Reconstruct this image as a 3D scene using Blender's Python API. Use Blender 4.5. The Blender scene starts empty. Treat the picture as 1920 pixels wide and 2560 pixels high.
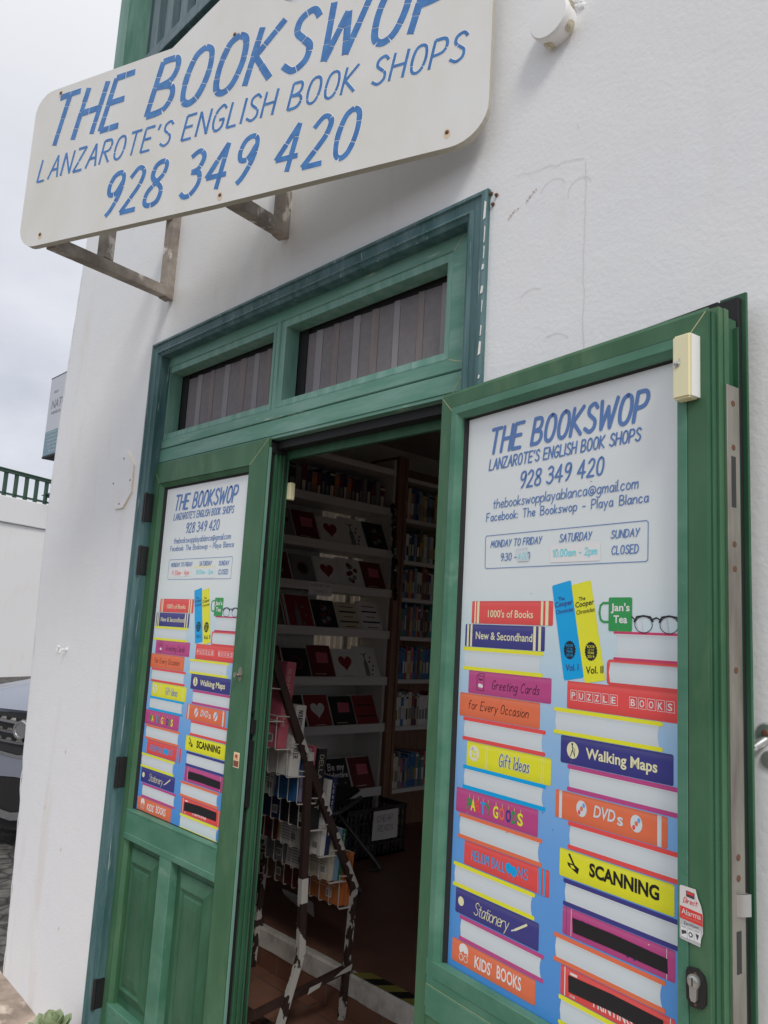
import bpy, bmesh, math, random
from mathutils import Vector, Matrix
R = math.radians
random.seed(7)
SC = bpy.context.scene
COL = SC.collection

# ------------------------------------------------------------------ camera
cam = bpy.data.cameras.new('camera')
cam.sensor_fit = 'VERTICAL'; cam.sensor_height = 36.0; cam.lens = 27.8254
cam.clip_start = 0.05; cam.clip_end = 400
camo = bpy.data.objects.new('camera', cam); COL.objects.link(camo)
cr = Vector((0.68902, 0.72258, 0.05596)); cu = Vector((0.07233, -0.14539, 0.98673)); cf = Vector((-0.72113, 0.67582, 0.15244))
camo.matrix_world = Matrix(((cr.x, cu.x, -cf.x, 2.823), (cr.y, cu.y, -cf.y, -1.364), (cr.z, cu.z, -cf.z, 1.525), (0, 0, 0, 1)))
SC.camera = camo

# ------------------------------------------------------------------ world, sun, exposure
SUN_EL, SUN_AZ = R(46), R(120)          # direction the light comes from
w = bpy.data.worlds.new('World'); SC.world = w; w.use_nodes = True
nt = w.node_tree; nt.nodes.clear()
wo = nt.nodes.new('ShaderNodeOutputWorld'); bg = nt.nodes.new('ShaderNodeBackground')
sky = nt.nodes.new('ShaderNodeTexSky'); sky.sky_type = 'NISHITA'; sky.sun_disc = False
sky.sun_elevation = SUN_EL; sky.sun_rotation = SUN_AZ; sky.dust_density = 3
tc = nt.nodes.new('ShaderNodeTexCoord'); mp = nt.nodes.new('ShaderNodeMapping'); mp.inputs['Scale'].default_value = (1.3, 1.3, 2.6)
no = nt.nodes.new('ShaderNodeTexNoise'); no.inputs['Scale'].default_value = 2.1; no.inputs['Detail'].default_value = 7; no.inputs['Roughness'].default_value = .55
rp = nt.nodes.new('ShaderNodeValToRGB')
rp.color_ramp.elements[0].position = .34; rp.color_ramp.elements[0].color = (5.7, 5.95, 6.9, 1)
rp.color_ramp.elements[1].position = .62; rp.color_ramp.elements[1].color = (8.1, 8.3, 9.0, 1)
mx = nt.nodes.new('ShaderNodeMix'); mx.data_type = 'RGBA'; mx.inputs[0].default_value = .9
L_ = nt.links.new
L_(tc.outputs['Generated'], mp.inputs['Vector']); L_(mp.outputs[0], no.inputs['Vector']); L_(no.outputs['Fac'], rp.inputs[0])
sx = nt.nodes.new('ShaderNodeSeparateXYZ'); mr = nt.nodes.new('ShaderNodeMapRange'); mr.inputs[1].default_value = .30; mr.inputs[2].default_value = .62
m2 = nt.nodes.new('ShaderNodeMix'); m2.data_type = 'RGBA'; m2.inputs[7].default_value = (9.5, 9.6, 9.9, 1)      # the cloud cover thins and brightens overhead
L_(tc.outputs['Generated'], sx.inputs[0]); L_(sx.outputs['Z'], mr.inputs[0]); L_(mr.outputs[0], m2.inputs[0]); L_(rp.outputs[0], m2.inputs[6])
L_(sky.outputs[0], mx.inputs[6]); L_(m2.outputs[2], mx.inputs[7]); L_(mx.outputs[2], bg.inputs['Color'])
bg.inputs['Strength'].default_value = .1; L_(bg.outputs[0], wo.inputs[0])
sl = bpy.data.lights.new('sun', 'SUN'); sl.energy = 1.45; sl.angle = R(16); sl.color = (1, .95, .87)
slo = bpy.data.objects.new('sun', sl); COL.objects.link(slo)
sd = Vector((math.sin(SUN_AZ) * math.cos(SUN_EL), math.cos(SUN_AZ) * math.cos(SUN_EL), math.sin(SUN_EL)))
slo.rotation_euler = sd.to_track_quat('Z', 'Y').to_euler()
vs = SC.view_settings; vs.view_transform = 'Standard'; vs.look = 'None'; vs.gamma = 1; vs.use_curve_mapping = False; vs.exposure = 0

# ------------------------------------------------------------------ materials
def lin(c):
    c /= 255.0
    return c / 12.92 if c <= .04045 else ((c + .055) / 1.055) ** 2.4
def P(r, g, b, k=.72):                    # colour of a thing in open shade in the photo -> albedo
    return tuple(min(.88, lin(v) / k) for v in (r, g, b))
def mat(name, col, rough=.6, col2=None, scale=(8, 8, 8), detail=4, lo=.4, hi=.65, bump=0, bscale=60, bdist=.002, metal=0, spec=.35,
        spots=None, spot_scale=(30, 30, 30), spot_lo=.66, spot_hi=.7, trans=None):
    m = bpy.data.materials.new(name); m.use_nodes = True
    t = m.node_tree; b = t.nodes['Principled BSDF']
    b.inputs['Roughness'].default_value = rough; b.inputs['Metallic'].default_value = metal
    b.inputs['Specular IOR Level'].default_value = spec
    c = (*col, 1); b.inputs['Base Color'].default_value = c; m.diffuse_color = c
    if col2 is None and not bump and not spots: return m
    k = t.nodes.new('ShaderNodeTexCoord'); out = None
    def noise(sc, det, rgh=.6):
        g = t.nodes.new('ShaderNodeMapping'); g.inputs['Scale'].default_value = sc
        n = t.nodes.new('ShaderNodeTexNoise'); n.inputs['Scale'].default_value = 1; n.inputs['Detail'].default_value = det; n.inputs['Roughness'].default_value = rgh
        t.links.new(k.outputs['Object'], g.inputs[0]); t.links.new(g.outputs[0], n.inputs['Vector']); return n
    if col2 is not None:
        n = noise(scale, detail); r = t.nodes.new('ShaderNodeValToRGB')
        r.color_ramp.elements[0].position = lo; r.color_ramp.elements[0].color = c
        r.color_ramp.elements[1].position = hi; r.color_ramp.elements[1].color = (*col2, 1)
        t.links.new(n.outputs['Fac'], r.inputs[0]); out = r.outputs[0]
    if spots is not None:
        n = noise(spot_scale, 5); r = t.nodes.new('ShaderNodeValToRGB')
        r.color_ramp.elements[0].position = spot_lo; r.color_ramp.elements[0].color = (0, 0, 0, 1)
        r.color_ramp.elements[1].position = spot_hi; r.color_ramp.elements[1].color = (1, 1, 1, 1)
        x = t.nodes.new('ShaderNodeMix'); x.data_type = 'RGBA'; x.inputs[6].default_value = c; x.inputs[7].default_value = (*spots, 1)
        t.links.new(n.outputs['Fac'], r.inputs[0]); t.links.new(r.outputs[0], x.inputs[0])
        if out: t.links.new(out, x.inputs[6])
        out = x.outputs[2]
    if out: t.links.new(out, b.inputs['Base Color'])
    if bump:
        n = noise((bscale,) * 3 if not isinstance(bscale, tuple) else bscale, 5); u = t.nodes.new('ShaderNodeBump')
        u.inputs['Strength'].default_value = bump; u.inputs['Distance'].default_value = bdist
        t.links.new(n.outputs['Fac'], u.inputs['Height']); t.links.new(u.outputs[0], b.inputs['Normal'])
    return m
M = {}
def streak(name, c, c2, **k):
    return mat(name, c, .5, c2, scale=k.pop('scale', (26, 26, 3.2)), lo=k.pop('lo', .38), hi=k.pop('hi', .7), bump=.25, bscale=k.pop('bscale', (90, 90, 12)), bdist=.001, **k)
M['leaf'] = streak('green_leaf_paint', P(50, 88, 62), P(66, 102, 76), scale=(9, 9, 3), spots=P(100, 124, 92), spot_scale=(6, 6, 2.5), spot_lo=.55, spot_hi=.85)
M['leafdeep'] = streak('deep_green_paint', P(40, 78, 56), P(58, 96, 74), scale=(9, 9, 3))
M['rail'] = streak('blue_green_rail_paint', P(60, 106, 86), P(84, 124, 106), scale=(5, 9, 9), spots=P(120, 146, 130), spot_scale=(7, 12, 12), spot_lo=.6, spot_hi=.85)
M['frame'] = streak('faded_green_paint', P(86, 128, 114), P(114, 146, 138), spots=P(168, 182, 168), spot_scale=(60, 60, 7), spot_lo=.66, spot_hi=.76)
M['head'] = streak('faded_green_paint_flat', P(80, 124, 108), P(108, 142, 132), scale=(3.5, 30, 26), spots=P(164, 176, 158), spot_scale=(7, 40, 60), spot_lo=.64, spot_hi=.76)
M['arch'] = streak('dark_teal_paint', P(50, 82, 84), P(82, 108, 112), spots=P(140, 156, 156), spot_scale=(90, 90, 5), spot_lo=.62, spot_hi=.72)
M['archflake'] = streak('flaking_teal_paint', P(58, 90, 92), P(86, 112, 112), spots=P(206, 208, 200), spot_scale=(70, 70, 14), spot_lo=.53, spot_hi=.56)
M['balc'] = streak('slate_green_paint', P(74, 94, 100), P(96, 114, 120))
M['balcpost'] = streak('green_post_paint', P(78, 116, 104), P(104, 138, 128))
M['joint'] = mat('weathered_joint', P(168, 168, 128), .8)
M['dark'] = mat('dark_rubber', (.018, .018, .02), .6)
M['blackmetal'] = mat('black_metal', (.02, .02, .022), .35, spec=.5)
M['steel'] = mat('brushed_steel', P(138, 136, 128), .4, P(108, 102, 94), scale=(20, 20, 4), metal=.65)
M['zinc'] = mat('zinc', P(170, 172, 170), .3, metal=.8)
M['rust'] = mat('rusty_screw', P(92, 66, 52), .8)
M['ivory'] = mat('ivory_plastic', P(222, 203, 168), .5)
M['wall'] = None
M['white'] = mat('white_plastic', P(212, 212, 208), .5)
M['wood'] = mat('weathered_grey_wood', P(118, 110, 104), .85, P(150, 142, 134), scale=(12, 12, 12), bump=.5, bscale=40, spots=P(190, 186, 180), spot_scale=(16, 16, 9), spot_lo=.58, spot_hi=.64)
M['board'] = mat('off_white_board', P(194, 195, 195), .55, P(188, 187, 181), scale=(5, 5, 3), lo=.35, hi=.7)
M['grout'] = mat('pale_grout', P(222, 226, 228), .7)
M['tile'] = mat('blue_tile', P(58, 116, 176, .82), .3, P(46, 100, 160, .82), scale=(30, 30, 30), lo=.4, hi=.6, spec=.5)
M['screen'] = mat('dark_mesh_blind', P(114, 109, 112), .7, P(105, 100, 103), scale=(40, 40, 40), lo=.3, hi=.7)
M['screenl'] = mat('pale_blind_slat', P(127, 123, 127), .7)
M['screenb'] = mat('brown_blind_slat', P(118, 109, 108), .7, P(108, 100, 101), scale=(200, 200, 6))

def wall_mat(name, a, b, stain):
    m = mat(name, a, .85, b, scale=(1.4, 1.4, .9), lo=.35, hi=.7, bump=0, spots=stain, spot_scale=(5, 5, 1.1), spot_lo=.56, spot_hi=.86, spec=.15)
    t = m.node_tree; bs = t.nodes['Principled BSDF']; k = t.nodes.new('ShaderNodeTexCoord')
    def nz(s, d):
        n = t.nodes.new('ShaderNodeTexNoise'); n.inputs['Scale'].default_value = s; n.inputs['Detail'].default_value = d
        t.links.new(k.outputs['Object'], n.inputs['Vector']); return n
    a1 = nz(95, 3); a2 = nz(11, 5); v = t.nodes.new('ShaderNodeMath'); v.operation = 'MULTIPLY_ADD'; v.inputs[1].default_value = 2.2
    t.links.new(a2.outputs['Fac'], v.inputs[0]); t.links.new(a1.outputs['Fac'], v.inputs[2])
    u = t.nodes.new('ShaderNodeBump'); u.inputs['Strength'].default_value = .42; u.inputs['Distance'].default_value = .002
    t.links.new(v.outputs[0], u.inputs['Height']); t.links.new(u.outputs[0], bs.inputs['Normal'])
    return m
M['wall'] = wall_mat('white_plaster', P(203, 205, 213), P(208, 209, 215), P(194, 188, 180))
M['patch'] = mat('plaster_crack', P(188, 186, 184), .9)

# ------------------------------------------------------------------ mesh builder
class MB:
    def __init__(s): s.v = []; s.f = []; s.mi = []; s.sm = []; s.uv = {}
    def add(s, vs, fs, m=0, smooth=False):
        o = len(s.v); s.v += [tuple(p) for p in vs]
        for f in fs: s.f.append([i + o for i in f]); s.mi.append(m); s.sm.append(smooth)
        return s
    def box(s, x0, x1, y0, y1, z0, z1, m=0, T=None):
        vs = [Vector(p) for p in ((x0, y0, z0), (x1, y0, z0), (x1, y1, z0), (x0, y1, z0), (x0, y0, z1), (x1, y0, z1), (x1, y1, z1), (x0, y1, z1))]
        if T is not None: vs = [T @ p for p in vs]
        return s.add(vs, [(0, 3, 2, 1), (4, 5, 6, 7), (0, 1, 5, 4), (1, 2, 6, 5), (2, 3, 7, 6), (3, 0, 4, 7)], m)
    def cbox(s, x0, x1, y0, y1, z0, z1, c, m=0, T=None):   # box with chamfered vertical-plane edges (all 12)
        bm = bmesh.new(); bmesh.ops.create_cube(bm, size=1)
        for v in bm.verts: v.co = Vector((x0 + (v.co.x + .5) * (x1 - x0), y0 + (v.co.y + .5) * (y1 - y0), z0 + (v.co.z + .5) * (z1 - z0)))
        bmesh.ops.bevel(bm, geom=bm.edges[:], offset=c, segments=2, affect='EDGES')
        bm.verts.index_update()
        vs = [T @ v.co if T is not None else v.co.copy() for v in bm.verts]
        s.add(vs, [[v.index for v in f.verts] for f in bm.faces], m); bm.free(); return s
    def bar(s, a, b, wd, th, m=0, up=(0, 0, 1)):
        a = Vector(a); b = Vector(b); d = (b - a).normalized(); u = Vector(up)
        if abs(d.dot(u)) > .95: u = Vector((0, 1, 0))
        x = d.cross(u).normalized() * wd / 2; y = x.cross(d).normalized() * th / 2
        vs = [a - x - y, a + x - y, a + x + y, a - x + y, b - x - y, b + x - y, b + x + y, b - x + y]
        return s.add(vs, [(0, 3, 2, 1), (4, 5, 6, 7), (0, 1, 5, 4), (1, 2, 6, 5), (2, 3, 7, 6), (3, 0, 4, 7)], m)
    def tube(s, pts, r, n=8, m=0, closed=False):
        pts = [Vector(p) for p in pts]; N = len(pts); rings = []
        pu = None
        for i, p in enumerate(pts):
            d = ((pts[(i + 1) % N] if closed or i < N - 1 else p) - (pts[i - 1] if closed or i > 0 else p)).normalized()
            u = Vector((0, 0, 1)) if pu is None else pu
            if abs(d.dot(u)) > .98: u = Vector((1, 0, 0)) if abs(d.x) < .9 else Vector((0, 1, 0))
            x = d.cross(u).normalized(); y = x.cross(d); pu = y
            rr = r[i] if isinstance(r, (list, tuple)) else r
            rings.append([p + (x * math.cos(2 * math.pi * k / n) + y * math.sin(2 * math.pi * k / n)) * rr for k in range(n)])
        vs = [p for q in rings for p in q]; fs = []
        for i in range(N - 1 + (1 if closed else 0)):
            j = (i + 1) % N
            for k in range(n): fs.append((i * n + k, i * n + (k + 1) % n, j * n + (k + 1) % n, j * n + k))
        if not closed: fs += [tuple(range(n))[::-1], tuple((N - 1) * n + k for k in range(n))]
        return s.add(vs, fs, m, True)
    def lathe(s, prof, c=(0, 0, 0), axis='z', n=24, m=0):   # prof: (radius, height)
        vs = []; fs = []
        for r_, h in prof:
            for k in range(n):
                a = 2 * math.pi * k / n; p = (r_ * math.cos(a), r_ * math.sin(a), h)
                if axis == 'y': p = (p[0], -p[2], p[1])
                if axis == 'x': p = (p[2], p[0], p[1])
                vs.append((p[0] + c[0], p[1] + c[1], p[2] + c[2]))
        for i in range(len(prof) - 1):
            for k in range(n): fs.append((i * n + k, i * n + (k + 1) % n, (i + 1) * n + (k + 1) % n, (i + 1) * n + k))
        fs += [tuple(range(n))[::-1], tuple((len(prof) - 1) * n + k for k in range(n))]
        return s.add(vs, fs, m, True)
    def prism(s, poly, y0, y1, m=0, me=None):   # polygon in XZ, extruded along Y
        n = len(poly); vs = [(x, y0, z) for x, z in poly] + [(x, y1, z) for x, z in poly]
        s.add(vs, [tuple(range(n)), tuple(range(2 * n - 1, n - 1, -1))], m)
        return s.add(vs, [(i, (i + 1) % n, n + (i + 1) % n, n + i) for i in range(n)], m if me is None else me)
    def ring(s, x0, x1, z0, z1, prof, m=0, open_bottom=False, cap=False):   # prof: (l, r, b, t, y) insets
        q = []
        for l, r_, b, t, y in prof: q.append([(x0 + l, y, z0 + b), (x1 - r_, y, z0 + b), (x1 - r_, y, z1 - t), (x0 + l, y, z1 - t)])
        vs = [p for r_ in q for p in r_]; fs = []
        for i in range(len(prof) - 1):
            for k in range(4):
                if open_bottom and k == 0: continue
                fs.append((i * 4 + k, i * 4 + (k + 1) % 4, i * 4 + 4 + (k + 1) % 4, i * 4 + 4 + k))
        if cap: e = (len(prof) - 1) * 4; fs.append((e, e + 1, e + 2, e + 3))
        return s.add(vs, fs, m)
    def flat(s, pts, y, m=0): return s.add([(x, y, z) for x, z in pts], [tuple(range(len(pts)))], m)
    def disc(s, cx, cz, rx, rz, y, m=0, n=20, a0=0, a1=360):
        return s.flat([(cx + rx * math.cos(R(a0 + (a1 - a0) * k / n)), cz + rz * math.sin(R(a0 + (a1 - a0) * k / n))) for k in range(n + (0 if a1 - a0 == 360 else 1))], y, m)
    def ribbon(s, pts, wd, y, m=0, caps=True):
        pts = [Vector((p[0], p[1])) for p in pts]; q = [pts[0]]
        for p in pts[1:]:
            if (p - q[-1]).length > 1e-5: q.append(p)
        pts = q; N = len(pts)
        if N < 2: return s
        L = []; Rr = []
        for i, p in enumerate(pts):
            d0 = (p - pts[i - 1]).normalized() if i else None; d1 = (pts[i + 1] - p).normalized() if i < N - 1 else None
            d0 = d0 or d1; d1 = d1 or d0
            n0 = Vector((-d0.y, d0.x)); n1 = Vector((-d1.y, d1.x)); nn = n0 + n1
            if nn.length < .3: nn = n0
            nn.normalize(); k = min(1.7, 1 / max(.3, nn.dot(n0))) * wd / 2
            L.append(p + nn * k); Rr.append(p - nn * k)
        vs = [(p.x, y, p.y) for p in L] + [(p.x, y, p.y) for p in Rr]
        s.add(vs, [(i, i + 1, N + i + 1, N + i) for i in range(N - 1)], m)
        if caps:
            for e, dr in ((0, pts[0] - pts[1]), (N - 1, pts[-1] - pts[-2])):
                a = math.degrees(math.atan2(dr.y, dr.x)); c = pts[e]
                s.flat([(c.x + wd / 2 * math.cos(R(a - 90 + 30 * k)), c.y + wd / 2 * math.sin(R(a - 90 + 30 * k))) for k in range(7)], y, m)
        return s
    def build(s, name, mats, parent=None, loc=None, bevel=0):
        me = bpy.data.meshes.new(name); me.from_pydata(s.v, [], s.f)
        for m in (mats if isinstance(mats, (list, tuple)) else [mats]): me.materials.append(m)
        me.polygons.foreach_set('material_index', s.mi); me.polygons.foreach_set('use_smooth', s.sm); me.update()
        if s.uv:
            ul = me.uv_layers.new(name='print')
            for p in me.polygons:
                for j, li in enumerate(p.loop_indices): ul.data[li].uv = (.5, s.uv[p.index][j] if p.index in s.uv else .5)
        if not s.uv: bm = bmesh.new(); bm.from_mesh(me); bmesh.ops.recalc_face_normals(bm, faces=bm.faces[:]); bm.to_mesh(me); bm.free()
        if any(s.sm): me.set_sharp_from_angle(angle=R(40))
        o = bpy.data.objects.new(name, me); COL.objects.link(o)
        if parent: o.parent = parent
        if loc: o.location = loc
        if bevel:
            b = o.modifiers.new('bevel', 'BEVEL'); b.width = bevel; b.segments = 2; b.limit_method = 'ANGLE'; b.angle_limit = R(40)
        return o
def build_each(mb, name, mats, parent):      # every separate piece an object of its own
    par = list(range(len(mb.v)))
    def fd(i):
        while par[i] != i: par[i] = par[par[i]]; i = par[i]
        return i
    for f in mb.f:
        for i in f[1:]: par[fd(i)] = fd(f[0])
    grp = {}
    for k, f in enumerate(mb.f): grp.setdefault(fd(f[0]), []).append(k)
    for ks in grp.values():
        q = MB(); ids = {}
        for k in ks:
            for i in mb.f[k]:
                if i not in ids: ids[i] = len(q.v); q.v.append(mb.v[i])
            q.f.append([ids[i] for i in mb.f[k]]); q.mi.append(mb.mi[k]); q.sm.append(mb.sm[k])
        q.build(name, mats, parent)
def thing(name, label, cat, loc=(0, 0, 0), rotz=0, group=None):
    o = bpy.data.objects.new(name, None); COL.objects.link(o); o.location = loc; o.rotation_euler = (0, 0, rotz); o.empty_display_size = .1
    return tag(o, label, cat, group)
def tag(o, label, cat, group=None):
    o['label'] = label; o['category'] = cat
    if group: o['group'] = group
    return o
def structure(o): o['kind'] = 'structure'; return o

# ------------------------------------------------------------------ hand-drawn lettering (stroke font)
GL = {
'A': "0,0 .28,1 .5,0|.1,.38 .44,.38", 'B': "0,0 0,1|~0,1 .3,.98 .38,.78 .3,.58 .04,.52|~.04,.52 .36,.46 .45,.24 .33,.03 0,0", 'C': "~.45,.82 .3,1 .08,.78 .02,.4 .12,.06 .3,0 .46,.14",
'D': "0,0 0,1|~0,1 .3,.95 .46,.6 .4,.2 .2,.02 0,0", 'E': ".42,1 0,1 0,0 .42,0|0,.52 .36,.52", 'F': ".42,1 0,1 0,0|0,.52 .34,.52", 'G': "~.46,.84 .3,1 .08,.78 .02,.4 .12,.06 .3,0 .44,.14 .46,.42|.26,.42 .48,.42",
'H': "0,0 0,1|.45,0 .45,1|0,.5 .45,.5", 'I': "0,0 0,1", 'J': "~.35,1 .36,.5 .33,.1 .18,0 0,.18", 'K': "0,0 0,1|.42,1 .03,.48|.03,.5 .46,0", 'L': "0,1 0,0 .38,0", 'M': "0,0 .08,1 .3,.3 .52,1 .6,0",
'N': "0,0 0,1 .45,0 .45,1", 'O': "~.24,1 .08,.88 .02,.5 .08,.12 .24,0 .4,.12 .47,.5 .4,.88 .24,1", 'P': "0,0 0,1|~0,1 .32,.98 .43,.75 .33,.5 0,.44", 'R': "0,0 0,1|~0,1 .32,.98 .42,.75 .32,.53 .02,.5|.12,.5 .45,0",
'Q': "~.24,1 .08,.88 .02,.5 .08,.12 .24,0 .4,.12 .47,.5 .4,.88 .24,1|.3,.2 .5,-.05", 'S': "~.42,.84 .27,1 .08,.9 .08,.68 .24,.52 .4,.36 .4,.12 .22,0 0,.14", 'T': "0,1 .5,1|.25,1 .25,0", 'U': "~0,1 .01,.3 .08,.05 .22,0 .38,.08 .43,.4 .43,1",
'V': "0,1 .22,0 .45,1", 'W': "0,1 .14,0 .32,.75 .5,0 .66,1", 'X': "0,1 .45,0|.45,1 0,0", 'Y': "0,1 .22,.5|.45,1 .12,0", 'Z': "0,1 .43,1 0,0 .45,0",
'0': "~.22,1 .08,.88 .02,.5 .08,.12 .22,0 .36,.12 .42,.5 .36,.88 .22,1", '1': ".05,.8 .2,1 .2,0", '2': "~.03,.8 .2,1 .38,.88 .36,.6 .18,.28 0,0|0,0 .43,0", '3': "~.03,.9 .22,1 .38,.84 .32,.6 .14,.54|~.14,.54 .36,.48 .42,.24 .28,.02 .12,0 0,.1",
'4': ".34,0 .34,1 0,.3 .5,.3", '5': ".4,1 .06,1 .03,.58|~.03,.58 .3,.6 .42,.35 .3,.03 0,.06", '6': "~.38,.95 .15,.7 .02,.3 .14,.02 .32,.03 .42,.3 .3,.5 .06,.4", '7': "0,1 .42,1 .12,0",
'8': "~.22,.53 .07,.68 .08,.92 .24,1 .38,.92 .37,.7 .22,.53 .04,.32 .05,.08 .22,0 .4,.08 .41,.34 .22,.53", '9': "~.4,.78 .28,.52 .1,.52 .03,.72 .1,.95 .28,1 .4,.85 .4,.5 .28,.15 .16,0",
'a': "~.36,.5 .2,.6 .04,.42 .05,.1 .18,.0 .32,.18 .37,.5|.37,.58 .38,0", 'b': "0,1 0,0|~0,.4 .18,.6 .36,.48 .36,.15 .2,0 0,.1", 'c': "~.34,.5 .18,.6 .03,.4 .05,.1 .2,0 .35,.1", 'd': "~.36,.45 .2,.6 .03,.4 .05,.1 .18,0 .36,.18|.37,1 .37,0",
'e': "~.03,.3 .2,.3 .35,.36 .28,.56 .12,.56 .03,.34 .08,.06 .22,0 .36,.1", 'f': "~.34,.93 .22,1 .13,.85 .12,0|0,.58 .28,.58", 'g': "~.36,.5 .2,.6 .04,.42 .05,.12 .2,.02 .36,.22|~.37,.58 .38,0 .32,-.28 .16,-.34 .02,-.24", 'h': "0,1 0,0|~0,.36 .16,.58 .32,.54 .36,.3 .36,0",
'i': "0,.58 0,0|0,.8 0,.84", 'j': "~.1,.58 .1,-.2 0,-.34|.1,.8 .1,.84", 'k': "0,1 0,0|.3,.58 .02,.25 .33,0", 'l': "0,1 0,0", 'm': "0,.58 0,0|~0,.36 .12,.58 .24,.5 .26,0|~.26,.36 .4,.58 .5,.5 .52,0", 'n': "0,.58 0,0|~0,.36 .16,.58 .32,.54 .36,.3 .36,0",
'o': "~.19,.6 .05,.48 .03,.18 .18,0 .34,.12 .36,.42 .19,.6", 'p': "0,.58 0,-.35|~0,.4 .18,.6 .36,.48 .36,.15 .2,0 0,.1", 'q': "~.36,.45 .2,.6 .03,.4 .05,.1 .18,0 .36,.18|.37,.58 .37,-.35", 'r': "0,.58 0,0|~0,.35 .12,.55 .3,.56", 's': "~.3,.5 .16,.6 .05,.48 .16,.32 .29,.18 .2,0 0,.06",
't': ".13,.85 .13,.08 .27,0|0,.58 .28,.58", 'u': "~0,.58 .02,.15 .14,0 .3,.1 .36,.3|.36,.58 .37,0", 'v': "0,.58 .17,0 .34,.58", 'w': "0,.58 .12,0 .26,.5 .4,0 .52,.58", 'x': "0,.58 .33,0|.33,.58 0,0", 'y': "0,.58 .18,.05|.36,.58 .08,-.35", 'z': "0,.58 .33,.58 0,0 .35,0",
'@': "~.6,.15 .3,-.1 .03,.2 .1,.65 .4,.8 .68,.55 .66,.2 .5,.12 .46,.5|~.46,.45 .3,.52 .2,.3 .3,.12 .46,.3", '.': "0,0 0,.03", ':': "0,.05 0,.09|0,.45 0,.49", '-': "0,.36 .28,.36", "'": ".05,1 0,.78", '&': "~.5,0 .15,.6 .15,.92 .3,1 .38,.82 .05,.35 .05,.08 .2,0 .48,.35", '/': "0,0 .35,1", '(': "~.2,1 0,.5 .2,0", ')': "~0,1 .2,.5 0,0"}
def spline(p, k=5):
    q = []
    for i in range(len(p) - 1):
        a = p[max(0, i - 1)]; b = p[i]; c = p[i + 1]; d = p[min(len(p) - 1, i + 2)]
        for j in range(k):
            t = j / k
            q.append(tuple(.5 * (2 * b[n] + (c[n] - a[n]) * t + (2 * a[n] - 5 * b[n] + 4 * c[n] - d[n]) * t * t + (3 * b[n] - a[n] - 3 * c[n] + d[n]) * t ** 3) for n in (0, 1)))
    q.append(p[-1]); return q
def strokes(txt, gap=.17, space=.34):
    x = 0; out = []; w = 0
    for ch in txt:
        if ch == ' ': x += space; continue
        st = []; mxx = 0
        for part in GL[ch].split('|'):
            sm = part[0] == '~'; pts = [tuple(float(v) for v in a.split(',')) for a in part.lstrip('~').split()]
            mxx = max([mxx] + [p[0] for p in pts]); st.append((pts, sm))
        for k, (pts, sm) in enumerate(st):
            pts = [(p[0] + x, p[1]) for p in pts]; out.append((spline(pts) if sm else pts, sm, k))
        x += mxx + gap; w = x - gap
    return out, w
def write(mb, txt, x0, z0, x1, h, wd, y, m, shear=.12, z1=None, gap=.17, space=.34, caps=True):
    """lettering from (x0,z0) to (x1,z1) on the XZ plane at depth y, cap height h, stroke width wd"""
    st, w = strokes(txt, gap, space); z1 = z0 if z1 is None else z1
    ext = w + abs(shear) * 0
    kx = (x1 - x0 - shear * h) / w
    for pts, sm, k in st:
        q = [(x0 + p[0] * kx + shear * h * p[1], z0 + (z1 - z0) * p[0] / w + p[1] * h) for p in pts]; runs = [[q[0]]]
        for i in range(1, len(q)):
            runs[-1].append(q[i])
            if not sm and i < len(q) - 1:
                a = Vector(q[i]) - Vector(q[i - 1]); b = Vector(q[i + 1]) - Vector(q[i])
                if a.length and b.length and a.normalized().dot(b.normalized()) < .35: runs.append([q[i]])
        for j, r_ in enumerate(runs): mb.ribbon(r_, wd, y - k * 3e-5 - j * 1.3e-5, m, caps)
def tiles(mb, txt, x0, z0, x1, h, wd, y, m, mg, shear, gap=.17, space=.34, tl=.05):
    """mosaic lettering: the strokes cut into broken tiles with pale grout round them"""
    st, w = strokes(txt, gap, space); kx = (x1 - x0 - shear * h) / w; rn = random.Random(len(txt))
    for pts, sm, k in st:
        P_ = [Vector((x0 + p[0] * kx + shear * h * p[1], z0 + p[1] * h)) for p in pts]
        runs = [P_] if sm else [[P_[i], P_[i + 1]] for i in range(len(P_) - 1)]
        for rn_i, run in enumerate(runs):
            mb.ribbon([(p.x, p.y) for p in run], wd + .004, y + .0006 - k * 3e-5 - rn_i * 1e-5, mg, False)
            L = [0]
            for i in range(1, len(run)): L.append(L[-1] + (run[i] - run[i - 1]).length)
            T = L[-1]; n = max(1, round(T / tl)); cuts = [0] + sorted((i + rn.uniform(-.18, .18)) * T / n for i in range(1, n)) + [T]
            def at(d):
                for i in range(1, len(run)):
                    if d <= L[i] or i == len(run) - 1:
                        f = (d - L[i - 1]) / max(1e-6, L[i] - L[i - 1]); return run[i - 1].lerp(run[i], f)
            for i in range(n):
                a = cuts[i] + (.0011 if i else 0); b = cuts[i + 1] - (.0011 if i < n - 1 else 0)
                if b - a < .003: continue
                seg = [at(a)] + [run[j] for j in range(len(run)) if a + .002 < L[j] < b - .002] + [at(b)]
                mb.ribbon([(p.x, p.y) for p in seg], wd * rn.uniform(.92, 1.06), y - k * 1e-4 - (rn_i % 3) * 4e-5 - rn.uniform(0, .0002), m, False)
_tc = {}
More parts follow.
